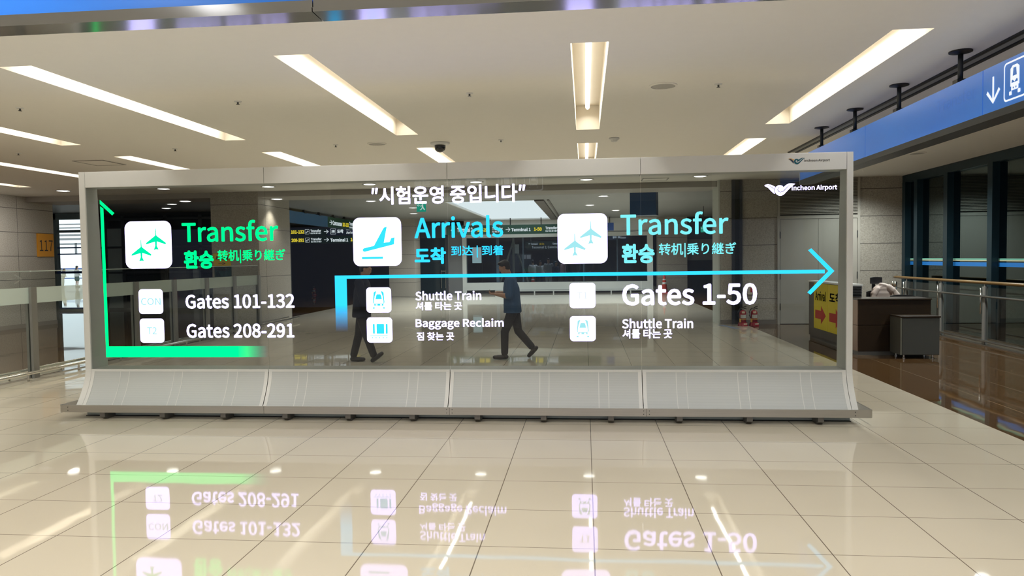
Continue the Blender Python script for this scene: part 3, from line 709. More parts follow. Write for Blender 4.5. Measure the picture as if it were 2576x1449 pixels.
# long board running away beside the pillar
t = thing('long_hanging_board', 'long blue-then-green hanging board running away beside granite pillar', 'sign', (-10.65, 29, 3.2))
obj('blue_part', MB().box(-10.75, -10.63, 22.5, 30.1, 3.2, 3.64), pmat('steel_blue_board', (0.045, 0.15, 0.33), 0.4), t)
obj('green_part', MB().box(-10.75, -10.63, 30.1, 33.9, 3.33, 3.64).box(-10.75, -10.63, 30.1, 33.4, 3.2, 3.33), GREENB, t)
w = MB(); y_ = MB()
upoly(w, arrow_pts('r'), (30.3, 30.65, 3.30, 3.52), '+x', -10.627); text_mb(w, 'Concourse', (30.7, 31.9, 3.30, 3.50), '+x', -10.627, 0.02)
text_mb(y_, '101-132', (32.0, 32.85, 3.30, 3.48), '+x', -10.627, 0.02); sub_text(w, (32.95, 33.7, 3.26, 3.56), '+x', -10.627)
obj('white_lettering', w, SW, t); obj('yellow_lettering', y_, SY, t)
for yy in (25.9, 27.6, 29.2, 30.9, 32.4): obj('hanger', MB().tube([(-10.69, yy, 3.64), (-10.69, yy, CZ)], 0.05, 8).box(-10.77, -10.61, yy - 0.1, yy + 0.1, 3.62, 3.68), BLACK, t)
# blue hanging box
t = thing('blue_sign_box', 'plain blue box hung from the far ceiling, behind display', 'sign box', (1.74, 22.2, 3.0))
obj('box', MB().box(1.36, 2.12, 22.0, 22.45, 3.0, 3.74).rot(-14, (1.74, 22.2, 0)), pmat('deep_blue_panel', (0.02, 0.085, 0.24), 0.4), t)
t = thing('square_sign', 'small square blue panel at the green board end', 'sign', (1.2, 36.5, 3.1))
obj('face', MB().box(1.02, 1.40, 36.5, 36.56, 3.08, 3.46), pmat('cobalt_panel', (0.02, 0.10, 0.42), 0.4), t); obj('hanger', MB().tube([(1.21, 36.53, 3.46), (1.21, 36.53, CZ)], 0.02, 8), BLACK, t)
EXG = emat('exit_sign_green', (0.02, 0.48, 0.32), 0.9); EXW = emat('exit_sign_white', (0.80, 0.95, 0.90), 1.1)
def exit_sign(label, x0, x1, y, z0, z1):
    t = thing('exit_sign', label, 'exit sign', ((x0 + x1) / 2, y, z0), 'green exit signs')
    obj('case', MB().box(x0, x1, y, y + 0.06, z0, z1), EXG, t)
    m = MB(); bx_ = (x0, x1, z0, z1); a = y - 0.004
    upoly(m, [(0.06 + 0.36 * p_, 0.55 + 0.28 * q_) for p_, q_ in arrow_pts('l')], bx_, '-y', a)
    upoly(m, disc(0.66, 0.82, 0.07), bx_, '-y', a); upoly(m, [(0.56, 0.72), (0.72, 0.74), (0.76, 0.48), (0.60, 0.44)], bx_, '-y', a)
    upoly(m, [(0.62, 0.46), (0.76, 0.48), (0.93, 0.22), (0.84, 0.16)], bx_, '-y', a); upoly(m, [(0.60, 0.48), (0.68, 0.44), (0.52, 0.20), (0.36, 0.16), (0.36, 0.24), (0.48, 0.28)], bx_, '-y', a)
    upoly(m, [(0.58, 0.70), (0.40, 0.60), (0.42, 0.54), (0.58, 0.62)], bx_, '-y', a)
    obj('running_figure', m, EXW, t)
    obj('rod', MB().tube([((x0 + x1) / 2, y + 0.03, z1), ((x0 + x1) / 2, y + 0.03, CZ)], 0.012, 8), CHARCOAL, t)
exit_sign('green running-man exit sign below the white Korean title', -5.47, -5.17, 24.0, 3.36, 3.66)
exit_sign('green exit sign in the far right dark recess', *(lambda b_: (b_[0], b_[1]))((4.56, 4.775, 2.724, 2.944)), 30.0, *(lambda b_: (b_[2], b_[3]))((4.56, 4.775, 2.724, 2.944)))


# ------------------------------------------------------------------ the big transparent display
DX0, DX1, GY = -5.945, 2.855, 8.30
SEAMS = [-5.87, -3.675, -1.535, 0.615, 2.79]
D = thing('information_display', 'wide white framed see-through LED display on steel-railed base with transfer signs', 'display', (-1.545, 8.45, 0))
def flare(z): return 8.285 - 0.185 * max(0.0, (0.545 - z) / 0.395) ** 1.7
ZS = [0.15 + 0.395 * k / 12 for k in range(13)]
prof = [(8.66, 0.06), (8.22, 0.06)] + [(flare(z), z) for z in ZS] + [(8.285, 2.885), (8.50, 2.885)] + [(16.885 - flare(z), z) for z in reversed(ZS)]
for a, b_ in ((DX0, -5.872), (2.792, DX1)):
    obj('side_frame', MB().prism([(a, y, z) for y, z in prof], (b_ - a, 0, 0)), WHITE, D)
for a, b_ in zip(SEAMS[:-1], SEAMS[1:]):
    obj('header_panel', MB().box(a + 0.002, b_ - 0.002, 8.285, 8.50, 2.70, 2.885), WHITE, D, bevel=0.004)
    obj('glass_pane', MB().box(a + 0.0015, b_ - 0.0015, GY, GY + 0.012, 0.547, 2.70), GLASS_LED, D)
    # curved foot panel with seams, in a white border
    k = MB(); inset = 0.045; x0_, x1_ = a + inset, b_ - inset; zt = 0.52
    zz = [0.15 + (zt - 0.15) * i / 14 for i in range(15)]
    k.grid([[(x0_ + (x1_ - x0_) * j / 4, flare(z) - 0.002, z) for j in range(5)] for z in zz], 0)
    for f_ in (0.17, 0.22, 0.474, 0.522, 0.778, 0.828):
        xx = a + (b_ - a) * f_; k.grid([[(xx - 0.0035, flare(z) - 0.0045, z), (xx + 0.0035, flare(z) - 0.0045, z)] for z in zz], 1)
    obj('foot_panel', k, [KICK, WHITE], D, smooth=True)
    b2 = MB(); full = [0.15 + (0.545 - 0.15) * i / 16 for i in range(17)]
    for u0_, u1_ in ((a + 0.004, x0_), (x1_, b_ - 0.004)): b2.grid([[(u0_, flare(z) - 0.006, z), (u1_, flare(z) - 0.006, z)] for z in full]); b2.grid([[(u1_ if u1_ == x0_ else u0_, flare(z) - 0.006, z), (u1_ if u1_ == x0_ else u0_, flare(z) + 0.004, z)] for z in full])
    b2.box(a + 0.004, b_ - 0.004, 8.279, 8.30, 0.52, 0.545)
    obj('foot_border', b2, WHITE, D)
obj('ledge', MB().box(-5.872, 2.792, 8.30, 8.60, 0.50, 0.545), pmat('ledge_grey', (0.42, 0.42, 0.40), 0.4), D)
obj('back_panel', MB().grid([[(-5.872, 16.885 - flare(z), z), (2.792, 16.885 - flare(z), z)] for z in ZS]), WHITE, D, smooth=True)
obj('plinth', MB().box(-5.90, 2.81, 8.225, 8.66, 0.012, 0.15), pmat('plinth_grey_green', (0.30, 0.34, 0.34), 0.3, 0.3), D)
obj('plinth_foot', MB().box(-5.91, 2.82, 8.215, 8.67, 0.0, 0.006), BLACK, D)
rl_ = MB()
rx0, rx1, ry0, ry1, th = -6.09, 2.968, 8.005, 8.875, 0.016
def loop(z, o): return rrect(rx0 + o, rx1 - o, ry0 + o, ry1 - o, 0.03 - o * 0.5, 4)
A = loop(0, 0); Bq = loop(0, th); n = len(A)
rl_.add([(x, y, 0.086) for x, y in A] + [(x, y, 0.169) for x, y in A] + [(x, y, 0.086) for x, y in Bq] + [(x, y, 0.169) for x, y in Bq],
    [(i, (i + 1) % n, n + (i + 1) % n, n + i) for i in range(n)] + [(2 * n + i, 3 * n + i, 3 * n + (i + 1) % n, 2 * n + (i + 1) % n) for i in range(n)]
    + [(n + i, n + (i + 1) % n, 3 * n + (i + 1) % n, 3 * n + i) for i in range(n)] + [(i, 2 * n + i, 2 * n + (i + 1) % n, (i + 1) % n) for i in range(n)])
for xx in (-3.62, -1.50, 0.64): rl_.box(xx - 0.0015, xx + 0.0015, 8.004, 8.0055, 0.086, 0.169, 1)
for xx in (-5.98, -1.53, -1.47, 0.61, 0.67, 2.79): rl_.box(xx - 0.004, xx + 0.004, 8.003, 8.0055, 0.105, 0.113, 1); rl_.box(xx - 0.004, xx + 0.004, 8.003, 8.0055, 0.142, 0.150, 1)
obj('bumper_rail', rl_, [STEEL, DARKMETAL], D)
BRK = pmat('bracket_steel', (0.20, 0.19, 0.18), 0.4, 0.7)
for i in range(12):
    xx = -5.573 + i * 0.7295
    for s_ in (0,):
        obj('bracket', MB().prism([(xx - 0.03, 8.025, 0.10), (xx - 0.03, 8.025, 0.035), (xx - 0.03, 8.09, 0.0), (xx - 0.03, 8.23, 0.0), (xx - 0.03, 8.23, 0.10)], (0.06, 0, 0)), BRK, D)
LY = GY - 0.003
def led_text(s, box, mat, bold=0.0, name='screen_lettering'):
    return obj(name, text_mb(MB(), s, box, '-y', LY, bold), mat, D, face=(0, -1, 0))
led_text('″시험운영 중입니다″', (-2.41, -0.654, 2.425, 2.632), LED_W, 0.009)
led_text('Transfer', (-4.691, -3.521, 2.036, 2.285), LED_G, 0.007); led_text('환승', (-4.677, -4.311, 1.725, 1.941), LED_G, 0.016); led_text('转机|乗り継ぎ', (-4.262, -3.445, 1.784, 1.942), LED_G, 0.006)
led_text('Gates 101-132', (-4.673, -3.349, 1.258, 1.424), LED_W, 0.009); led_text('Gates 208-291', (-4.671, -3.361, 0.914, 1.081), LED_W, 0.009)
led_text('Arrivals', (-1.922, -0.909, 2.036, 2.288), LED_C, 0.007); led_text('도착', (-1.925, -1.562, 1.746, 1.935), LED_C, 0.016); led_text('到达 | 到着', (-1.504, -0.909, 1.812, 1.949), LED_C, 0.006)
led_text('Shuttle Train', (-1.924, -1.168, 1.333, 1.441), LED_W, 0.009); led_text('셔틀 타는 곳', (-1.923, -1.389, 1.222, 1.318), LED_W, 0.009)
led_text('Baggage Reclaim', (-1.927, -0.918, 1.001, 1.128), LED_W, 0.009); led_text('짐 찾는 곳', (-1.917, -1.486, 0.877, 0.973), LED_W, 0.009)
led_text('Transfer', (0.392, 1.557, 2.032, 2.284), LED_C2, 0.007); led_text('환승', (0.402, 0.763, 1.723, 1.94), LED_C2, 0.016); led_text('转机|乗り継ぎ', (0.808, 1.638, 1.784, 1.942), LED_C2, 0.006)
led_text('Gates 1-50', (0.405, 1.858, 1.258, 1.496), LED_W, 0.009); led_text('Shuttle Train', (0.402, 1.175, 1.004, 1.115), LED_W, 0.009); led_text('셔틀 타는 곳', (0.405, 0.948, 0.893, 0.997), LED_W, 0.009)
led_text('Incheon Airport', (2.222, 2.693, 2.475, 2.543), LED_W, 0.009)
lg = MB(); emblem(lg, (1.935, 2.259, 2.433, 2.567), '-y', LY, (0, 0, 0, 1)); obj('screen_emblem', lg, [LED_W, LED_LINE], D, face=(0, -1, 0))
HY = 8.283
hm = MB(); emblem(hm, (2.182, 2.356, 2.765, 2.834), '-y', HY, (0, 1, 2, 3, 0))
obj('header_emblem', hm, [pmat('ink_yellow', (0.72, 0.42, 0.12), 0.5), pmat('ink_navy', (0.02, 0.03, 0.07), 0.5), pmat('ink_teal', (0.0, 0.10, 0.15), 0.5), WHITE], D)
obj('header_lettering', text_mb(MB(), 'Incheon Airport', (2.348, 2.614, 2.783, 2.816), '-y', HY, 0.005), pmat('ink_grey', (0.10, 0.095, 0.09), 0.5), D)
def icon(box, r, sym, mat, name='screen_icon'):
    u0, u1, v0, v1 = box
    i_ = obj(name, MB().poly([(x, LY, z) for x, z in rrect(u0, u1, v0, v1, r * (u1 - u0), 8)]), LED_W, D, face=(0, -1, 0))
    m = MB(); sym(m, box, '-y', LY - 0.002); obj('symbol', m, mat, i_, face=(0, -1, 0))
def sym_text(s, tb):
    return lambda m, box, face, at: text_mb(m, s, tb, face, at, 0.004)
icon((-5.398, -4.821, 1.736, 2.293), 0.15, sym_transfer, LED_G2)
icon((-5.252, -4.951, 1.201, 1.492), 0.14, sym_text('CON', (-5.224, -4.979, 1.305, 1.389)), LED_PALE)
icon((-5.248, -4.947, 0.859, 1.146), 0.14, sym_text('T2', (-5.159, -5.038, 0.96, 1.045)), LED_PALE)
icon((-2.637, -2.074, 1.732, 2.284), 0.14, sym_tail, LED_C)
icon((-2.497, -2.206, 1.199, 1.487), 0.14, sym_train, LED_C); icon((-2.498, -2.2, 0.854, 1.143), 0.14, sym_bag, LED_C)
icon((-0.301, 0.249, 1.73, 2.283), 0.14, sym_transfer, LED_PALE)
icon((-0.175, 0.111, 1.234, 1.515), 0.14, sym_text('T1', (-0.092, 0.024, 1.34, 1.413)), LED_GHOST); icon((-0.175, 0.111, 0.865, 1.145), 0.14, sym_train, LED_PALE)
P2 = lambda pts: [(x, LY, z) for x, z in pts]
obj('screen_arrow', MB().poly(P2([(-5.695, 2.479), (-5.655, 2.45), (-5.648, 0.817), (-5.686, 0.817)])).poly(P2([(-5.697, 2.555), (-5.52, 2.395), (-5.548, 2.369), (-5.698, 2.506)])), LED_G, D, face=(0, -1, 0))
ox = -1.545; oz = 0
obj('screen_arrow', MB().poly(P2([(-5.686, 0.817), (-3.672, 0.817), (-3.672, 0.687), (-5.686, 0.687)])), fade_mat('led_green_fading', (0.0, 1.0, 0.22), (0.03, 0.25, 0.25), 0, -4.05 - ox, -3.68 - ox, 1.75), D, face=(0, -1, 0))
obj('screen_arrow', MB().poly(P2([(-2.863, 1.628), (2.568, 1.632), (2.568, 1.592), (-2.723, 1.590), (-2.863, 1.590)])).poly(P2([(2.394, 1.842), (2.428, 1.863), (2.668, 1.616), (2.42, 1.362), (2.387, 1.388), (2.605, 1.616)])), led_mat('led_cyan_line', (0.03, 0.56, 1.0), 1.5), D, face=(0, -1, 0))
obj('screen_arrow', MB().poly(P2([(-2.863, 1.59), (-2.723, 1.59), (-2.723, 0.979), (-2.863, 0.979)])), fade_mat('led_cyan_fading', (0.028, 0.55, 1.0), (0.02, 0.18, 0.55), 2, 1.29, 0.98, 1.5), D, face=(0, -1, 0))

# ------------------------------------------------------------------ left glass balustrade
BX = -8.75
t = thing('glass_balustrade', 'glass balustrade with steel posts and frosted band, left of display', 'balustrade', (BX, 13, 0))
EDGEP = pmat('pale_glass_edge', (0.50, 0.58, 0.55), 0.4)
PY = [6.86, 8.23, 9.6, 10.97, 12.33, 13.70, 15.06, 16.43, 17.80, 19.2]
for a, b_ in zip(PY[:-1], PY[1:]):
    g = obj('glass_panel', MB().box(BX - 0.008, BX + 0.008, a + 0.012, b_ - 0.012, 0.03, 1.69), GLASS_RAIL, t)
    obj('frosted_band', MB().add([(BX + 0.0095, a + 0.012, 1.19), (BX + 0.0095, b_ - 0.012, 1.19), (BX + 0.0095, b_ - 0.012, 1.44), (BX + 0.0095, a + 0.012, 1.44)], [(0, 1, 2, 3)]), FROST, g)
    obj('top_edge', MB().box(BX - 0.010, BX + 0.010, a + 0.012, b_ - 0.012, 1.69, 1.705), EDGEP, g)
PST = pmat('post_steel', (0.30, 0.30, 0.285), 0.35, 0.35)
for y_ in PY: obj('post', MB().box(BX - 0.055, BX - 0.012, y_ - 0.06, y_ + 0.06, 0, 1.44).box(BX + 0.012, BX + 0.055, y_ - 0.06, y_ + 0.06, 0, 1.44), PST, t)
obj('base_channel', MB().box(BX - 0.03, BX + 0.03, 6.86, 19.3, 0, 0.016), POLISH, t)
for sx in (0.16, -0.16):
    r_ = obj('floor_rail', MB().tube([(BX + sx, 6.8, 0.115), (BX + sx, 21.6, 0.115)], 0.024, 12), POLISH, t, smooth=True)
    for y_ in [7.2 + 1.15 * k for k in range(13)]: obj('foot', MB().tube([(BX + sx, y_, 0), (BX + sx, y_, 0.10)], 0.016, 8), STEEL, r_, smooth=True)
# faint film sign on the first pane
fm = MB(); upoly(fm, arrow_pts('r'), (10.45, 10.80, 1.50, 1.66), '+x', BX + 0.011); fm.add([(BX + 0.011, 10.12, 1.52), (BX + 0.011, 10.34, 1.52), (BX + 0.011, 10.34, 1.64), (BX + 0.011, 10.12, 1.64)], [(0, 1, 2, 3)])
tag(obj('film_arrow', fm, frost_mat('white_film', (0.6, 0.62, 0.6), 0.28)), 'pale arrow film stuck on the left balustrade glass', 'sticker')

t = thing('gate_sign', 'orange sign reading 117 on the granite wall at far left', 'sign', (-15.98, 20.7, 2.03))
obj('plate', MB().box(-16.0, -15.955, 20.37, 21.02, 2.035, 2.715), pmat('orange_plate', (0.72, 0.32, 0.025), 0.4), t)
obj('number', text_mb(MB(), '117', (20.43, 20.97, 2.20, 2.52), '+x', -15.952, 0.0), pmat('sign_ink', (0.03, 0.025, 0.02), 0.5), t)
# boards on the pillar
t = thing('pillar_board', 'yellow board reading Arrival with arrow on the granite pillar', 'sign', (-9.8, 19.97, 1.7))
b_ = (-10.383, -9.882, 1.693, 2.05); obj('board', MB().box(b_[0], b_[1], 19.96, 20.0, b_[2], b_[3]), pmat('yellow_board', (0.72, 0.50, 0.02), 0.4), t)
m = MB(); text_mb(m, 'Arrival', (b_[0] + 0.07, b_[1] - 0.06, b_[2] + 0.17, b_[2] + 0.29), '-y', 19.957, 0.02); upoly(m, arrow_pts('r'), (b_[0] + 0.15, b_[1] - 0.14, b_[2] + 0.03, b_[2] + 0.11), '-y', 19.957); obj('lettering', m, pmat('dark_brown_ink', (0.05, 0.02, 0.015), 0.5), t)
t = thing('pillar_board', 'dark green board reading Transfer on the granite pillar, behind balustrade', 'sign', (-9.8, 19.97, 1.3))
b_ = (-10.358, -9.869, 1.381, 1.671); obj('board', MB().box(b_[0], b_[1], 19.96, 20.0, b_[2] - 0.05, b_[3]), pmat('deep_green_board', (0.012, 0.06, 0.055), 0.4), t)
m = MB(); text_mb(m, 'Transfer', (b_[0] + 0.06, b_[1] - 0.05, b_[3] - 0.12, b_[3] - 0.02), '-y', 19.957, 0.02); text_mb(m, 'Gates', (b_[0] + 0.03, b_[0] + 0.15, b_[2] + 0.10, b_[2] + 0.15), '-y', 19.957, 0.01); text_mb(m, '1-50', (b_[0] + 0.03, b_[0] + 0.17, b_[2] + 0.02, b_[2] + 0.08), '-y', 19.957, 0.01)
obj('lettering', m, pmat('olive_ink', (0.30, 0.27, 0.12), 0.5), t)

# ------------------------------------------------------------------ right balustrade
RX = 7.65
t = thing('handrail_balustrade', 'balustrade with wooden handrail and steel rail before dark glass wall', 'balustrade', (RX, 13, 0))
WOODR = wood_mat('handrail_wood', (0.13, 0.070, 0.018), (0.20, 0.115, 0.035), 0.3)
obj('handrail', MB().tube([(RX, 4.0, 1.205), (RX, 19.2, 1.205), (RX + 0.02, 19.35, 1.20)], 0.032, 14), WOODR, t, smooth=True)
obj('mid_rail', MB().tube([(RX - 0.05, 4.0, 0.945), (RX - 0.05, 19.1, 0.945)], 0.022, 12), POLISH, t, smooth=True)
obj('foot_rail', MB().tube([(RX - 0.05, 4.0, 0.09), (RX - 0.05, 19.1, 0.09)], 0.022, 12), POLISH, t, smooth=True)
RP = [18.60, 16.86, 15.10, 13.36, 11.6, 9.86, 8.1, 6.36]
for a, b_ in zip(RP[1:], RP[:-1]): obj('glass_panel', MB().box(RX - 0.006, RX + 0.006, a + 0.05, b_ - 0.05, 0.12, 1.12), GLASS_RAIL, t)
for y_ in RP: 
    p_ = obj('post', MB().box(RX - 0.03, RX + 0.03, y_ - 0.05, y_ + 0.05, 0.0, 1.13).box(RX - 0.012, RX + 0.012, y_ - 0.02, y_ + 0.02, 1.13, 1.18), PST, t)
    obj('rail_pin', MB().tube([(RX - 0.05, y_ + 0.06, 0.60), (RX - 0.05, y_ + 0.06, 1.10)], 0.012, 10), POLISH, p_, smooth=True)
for k, y_ in enumerate((19.25, 18.95)):
    p_ = obj('end_post', MB().tube([(RX - 0.06 - 0.06 * k, y_, 0), (RX - 0.06 - 0.06 * k, y_, 1.10)], 0.03, 14), POLISH, t, smooth=True)
    obj('collar', MB().tube([(RX - 0.06 - 0.06 * k, y_, 0.99), (RX - 0.06 - 0.06 * k, y_, 1.10)], 0.040, 14), POLISH, p_, smooth=True)
obj('kerb', MB().box(RX - 0.08, RX + 0.10, 4.0, 19.3, 0, 0.016), pmat('kerb_stone', (0.10, 0.08, 0.06), 0.4), t)

# ------------------------------------------------------------------ desk corner
WENGE = wood_mat('dark_wenge_veneer', (0.016, 0.009, 0.007), (0.036, 0.021, 0.007), 0.33)
PALEW = wood_mat('pale_brown_veneer', (0.20, 0.145, 0.115), (0.27, 0.20, 0.16), 0.4)
PLINTH = pmat('desk_plinth_metal', (0.16, 0.16, 0.155), 0.4, 0.4)
t = thing('reception_desk', 'dark brown wooden counter standing right of the display', 'desk', (5.4, 13.95, 0))
obj('top', MB().box(4.78, 6.03, 13.63, 14.22, 0.975, 1.0), WENGE, t, bevel=0.003)
obj('upper_panel', MB().box(4.80, 6.02, 13.65, 14.2, 0.535, 0.973), WENGE, t); obj('lower_panel', MB().box(4.80, 6.02, 13.65, 14.2, 0.07, 0.527), WENGE, t)
obj('side_panel', MB().box(4.782, 4.798, 13.655, 14.2, 0.535, 0.973).box(4.782, 4.798, 13.655, 14.2, 0.07, 0.527), PALEW, t)
obj('plinth', MB().box(4.80, 6.0, 13.66, 14.18, 0, 0.068), PLINTH, t)
t = thing('side_counter', 'taller counter wing running back beside the desk, carrying yellow posters', 'counter', (4.95, 15.4, 0))
obj('body', MB().box(4.81, 5.06, 14.24, 16.6, 0.07, 1.205), pmat('grey_brown_laminate', (0.10, 0.09, 0.085), 0.4), t)
obj('top_edge', MB().box(4.80, 5.08, 14.22, 16.62, 1.205, 1.235), WHITE, t)
obj('plinth', MB().box(4.83, 5.04, 14.26, 16.58, 0, 0.07), PLINTH, t)
lv = MB(); lv.box(4.81, 5.06, 14.222, 14.238, 1.0, 1.204, 0)
for k in range(7): lv.prism([(4.81, 14.222, 1.005 + k * 0.0285), (4.81, 14.200, 1.008 + k * 0.0285), (4.81, 14.222, 1.025 + k * 0.0285)], (0.25, 0, 0), 1)
obj('louvre_end', lv, [BLACK, pmat('louvre_grey', (0.05, 0.05, 0.055), 0.35)], t)
YEL = pmat('yellow_poster', (0.70, 0.56, 0.015), 0.45); RED = pmat('poster_red', (0.46, 0.025, 0.016), 0.5); NVY = pmat('poster_navy', (0.02, 0.025, 0.06), 0.5)
def poster(label, y0, y1, word):
    t = thing('arrow_poster', label, 'poster', (4.80, (y0 + y1) / 2, 0.25), 'yellow arrow posters on the side counter')
    obj('sheet', MB().box(4.800, 4.809, y0, y1, 0.25, 1.195), YEL, t)
    obj('word', text_mb(MB(), word, (-y1 + 0.10, -y0 - 0.10, 0.84, 1.04), '-x', 4.798, 0.01), NVY, t)
    w_ = y1 - y0
    obj('arrow', upoly(MB(), [(0, 0.27), (0.55, 0.27), (0.55, 0), (1, 0.5), (0.55, 1), (0.55, 0.73), (0, 0.73)], (-y1 + 0.10, -y0 - 0.10, 0.36, 0.74), '-x', 4.798), RED, t)
poster('yellow poster reading Arrival with red arrow on the side counter', 15.33, 16.22, 'Arrival')
poster('yellow poster reading 도착 with red arrow, nearer the display frame', 14.42, 15.32, '도착')
CABG = pmat('grey_laminate', (0.075, 0.078, 0.072), 0.45)
t = thing('cabinet', 'low dark grey cabinet on feet in front of the desk', 'cabinet', (5.63, 13.38, 0))
obj('body', MB().box(5.325, 5.95, 13.165, 13.62, 0.065, 0.70), CABG, t, bevel=0.003)
obj('top', MB().box(5.315, 5.965, 13.15, 13.625, 0.70, 0.725), WENGE, t, bevel=0.002)
obj('edge_strip', MB().box(5.318, 5.34, 13.158, 13.17, 0.068, 0.698), pmat('pale_edge', (0.24, 0.25, 0.21), 0.4), t)
obj('front_panel', MB().box(5.345, 5.945, 13.155, 13.166, 0.075, 0.685), pmat('slate_laminate', (0.085, 0.09, 0.085), 0.5), t)
for x_ in (5.40, 5.87):
    for y_ in (13.23, 13.55): obj('foot', MB().lathe((x_, y_, 0), [(0.028, 0), (0.028, 0.015), (0.018, 0.02), (0.018, 0.066)], 12), POLISH, t)

def curved_back(mb, c, w, h, d, curve, n=8, m=5):
    """padded slab bent round the sitter, facing -y"""
    fr, bk = [], []
    for j in range(m + 1):
        v = j / m; row = []; row2 = []
        for i in range(n + 1):
            u = i / n * 2 - 1; k = 1 - 0.12 * abs(u) ** 3 * (1 if v > 0.8 or v < 0.2 else 0)
            z = c[2] + (v - 0.5) * h * (1 - 0.10 * u * u); y = c[1] - curve * u * u
            row.append((c[0] + u * w / 2, y, z)); row2.append((c[0] + u * w / 2 * 0.97, y + d * (1 - 0.5 * abs(u) ** 4), z))
        fr.append(row); bk.append(row2)
    mb.grid(fr); mb.grid(bk)
    mb.grid([fr[0], bk[0]]); mb.grid([fr[-1], bk[-1]]); mb.grid([[r[0] for r in fr], [r[0] for r in bk]]); mb.grid([[r[-1] for r in fr], [r[-1] for r in bk]])
    return mb
def office_chair(x, y, label, rot, head):
    t = thing('office_chair', label, 'chair', (x, y, 0), 'office chairs behind the desk')
    s = MB(); s.box(x - 0.23, x + 0.23, y - 0.24, y + 0.22, 0.44, 0.52); obj('seat', s.rot(rot, (x, y, 0)), BLACK, t, bevel=0.025)
    obj('backrest', curved_back(MB(), (x, y + 0.24, 0.80 if head else 0.77), 0.46, 0.50 if head else 0.46, 0.05, 0.06).rot(rot, (x, y, 0)), BLACK, t, smooth=True)
    if head:
        obj('headrest', curved_back(MB(), (x, y + 0.20, 1.25), 0.26, 0.14, 0.07, 0.016).rot(rot, (x, y, 0)), pmat('headrest_mesh', (0.022, 0.022, 0.025), 0.4), t, smooth=True)
        obj('headrest_stem', MB().box(x - 0.03, x + 0.03, y + 0.26, y + 0.29, 0.95, 1.24).rot(rot, (x, y, 0)), CHARCOAL, t)
    for sx in (-1, 1): obj('armrest', MB().box(x + sx * 0.29 - 0.04, x + sx * 0.29 + 0.04, y - 0.14, y + 0.12, 0.66, 0.69).box(x + sx * 0.29 - 0.015, x + sx * 0.29 + 0.015, y - 0.02, y + 0.04, 0.46, 0.66).box(min(x + sx * 0.22, x + sx * 0.3), max(x + sx * 0.22, x + sx * 0.3), y - 0.02, y + 0.04, 0.45, 0.47).rot(rot, (x, y, 0)), BLACK, t)
    obj('back_post', MB().tube([(x, y + 0.10, 0.45), (x, y + 0.27, 0.46), (x, y + 0.29, 0.70)], 0.02, 8).rot(rot, (x, y, 0)), CHARCOAL, t)
    obj('column', MB().tube([(x, y, 0.08), (x, y, 0.44)], 0.025, 10), CHARCOAL, t)
    b = MB()
    for k in range(5):
        a = 2 * PI * k / 5 + 0.3; b.tube([(x, y, 0.10), (x + 0.28 * math.cos(a), y + 0.28 * math.sin(a), 0.07)], [0.025, 0.016], 8); b.sphere((x + 0.28 * math.cos(a), y + 0.28 * math.sin(a), 0.028), 0.028, 8)
    obj('star_base', b, CHARCOAL, t)
office_chair(5.92, 15.5, 'black office chair with headrest, pale coat hung on it', 18, True)
office_chair(6.02, 14.66, 'black low-backed office chair close behind the desk', -4, False)
# puffy coat over the chair back
ct = MB()
# (the coat is draped further down, with the people's clothes)

# ------------------------------------------------------------------ granite wall fittings, right
dr = struct_root('door_1', (5.95, 19.78, 0))
DPAINT = pmat('door_grey_paint', (0.42, 0.40, 0.35), 0.45)
obj('frame', MB().box(4.94, 5.0, 19.75, 19.8, 0, 2.79).box(6.92, 6.98, 19.75, 19.8, 0, 2.79).box(5.0, 6.92, 19.75, 19.8, 2.71, 2.79), DPAINT, dr)
for a, b_ in ((5.01, 5.95), (5.957, 6.91)): obj('leaf', MB().box(a, b_, 19.76, 19.795, 0.012, 2.70), DPAINT, dr)
obj('threshold', MB().box(5.0, 6.92, 19.765, 19.8, 0, 0.010), BLACK, dr)
for x_ in (5.005, 6.915):
    for z_ in (0.45, 1.25, 2.3): obj('hinge', MB().tube([(x_, 19.752, z_ - 0.09), (x_, 19.752, z_ + 0.09)], 0.012, 8), CHARCOAL, dr)
t = thing('louvre_vent', 'grey louvred vent panel above the double door', 'vent', (5.95, 19.77, 2.8))
lv = MB(); lv.box(4.94, 6.98, 19.785, 19.8, 2.79, 3.745, 0)
for k in range(24): lv.prism([(5.0, 19.785, 2.83 + k * 0.0375), (5.0, 19.755, 2.83 + k * 0.0375), (5.0, 19.785, 2.858 + k * 0.0375)], (1.92, 0, 0), 1)
obj('blades', lv, [pmat('vent_dark_back', (0.06, 0.057, 0.05), 0.6), DPAINT], t)  # dark back plate, blades in door paint
obj('frame', MB().box(4.94, 5.0, 19.75, 19.785, 2.79, 3.745).box(6.92, 6.98, 19.75, 19.785, 2.79, 3.745).box(5.0, 6.92, 19.75, 19.785, 3.72, 3.745), DPAINT, t)
t = thing('wall_channel', 'dark vertical metal channel on granite wall, floor to ceiling', 'channel', (3.92, 19.75, 0))
obj('channel', MB().box(3.79, 3.86, 19.72, 19.8, 0, 3.74).box(3.98, 4.05, 19.72, 19.8, 0, 3.74), CHARCOAL, t); obj('strip', MB().box(3.86, 3.98, 19.76, 19.8, 0, 3.74), pmat('channel_dark', (0.02, 0.025, 0.016), 0.3, 0.5), t)
t = thing('call_box', 'small white call box with red button on granite wall', 'call box', (4.33, 19.78, 0.8))
b_ = (4.182, 4.353, 0.774, 0.97)
obj('case', MB().box(b_[0], b_[1], 19.765, 19.8, b_[2], b_[3]), pmat('ivory_plastic', (0.62, 0.56, 0.50), 0.4), t, bevel=0.004); obj('red_label', MB().box((b_[0] + b_[1]) / 2 - 0.01, b_[1] - 0.03, 19.762, 19.766, b_[2] + 0.06, b_[3] - 0.02), RED, t)
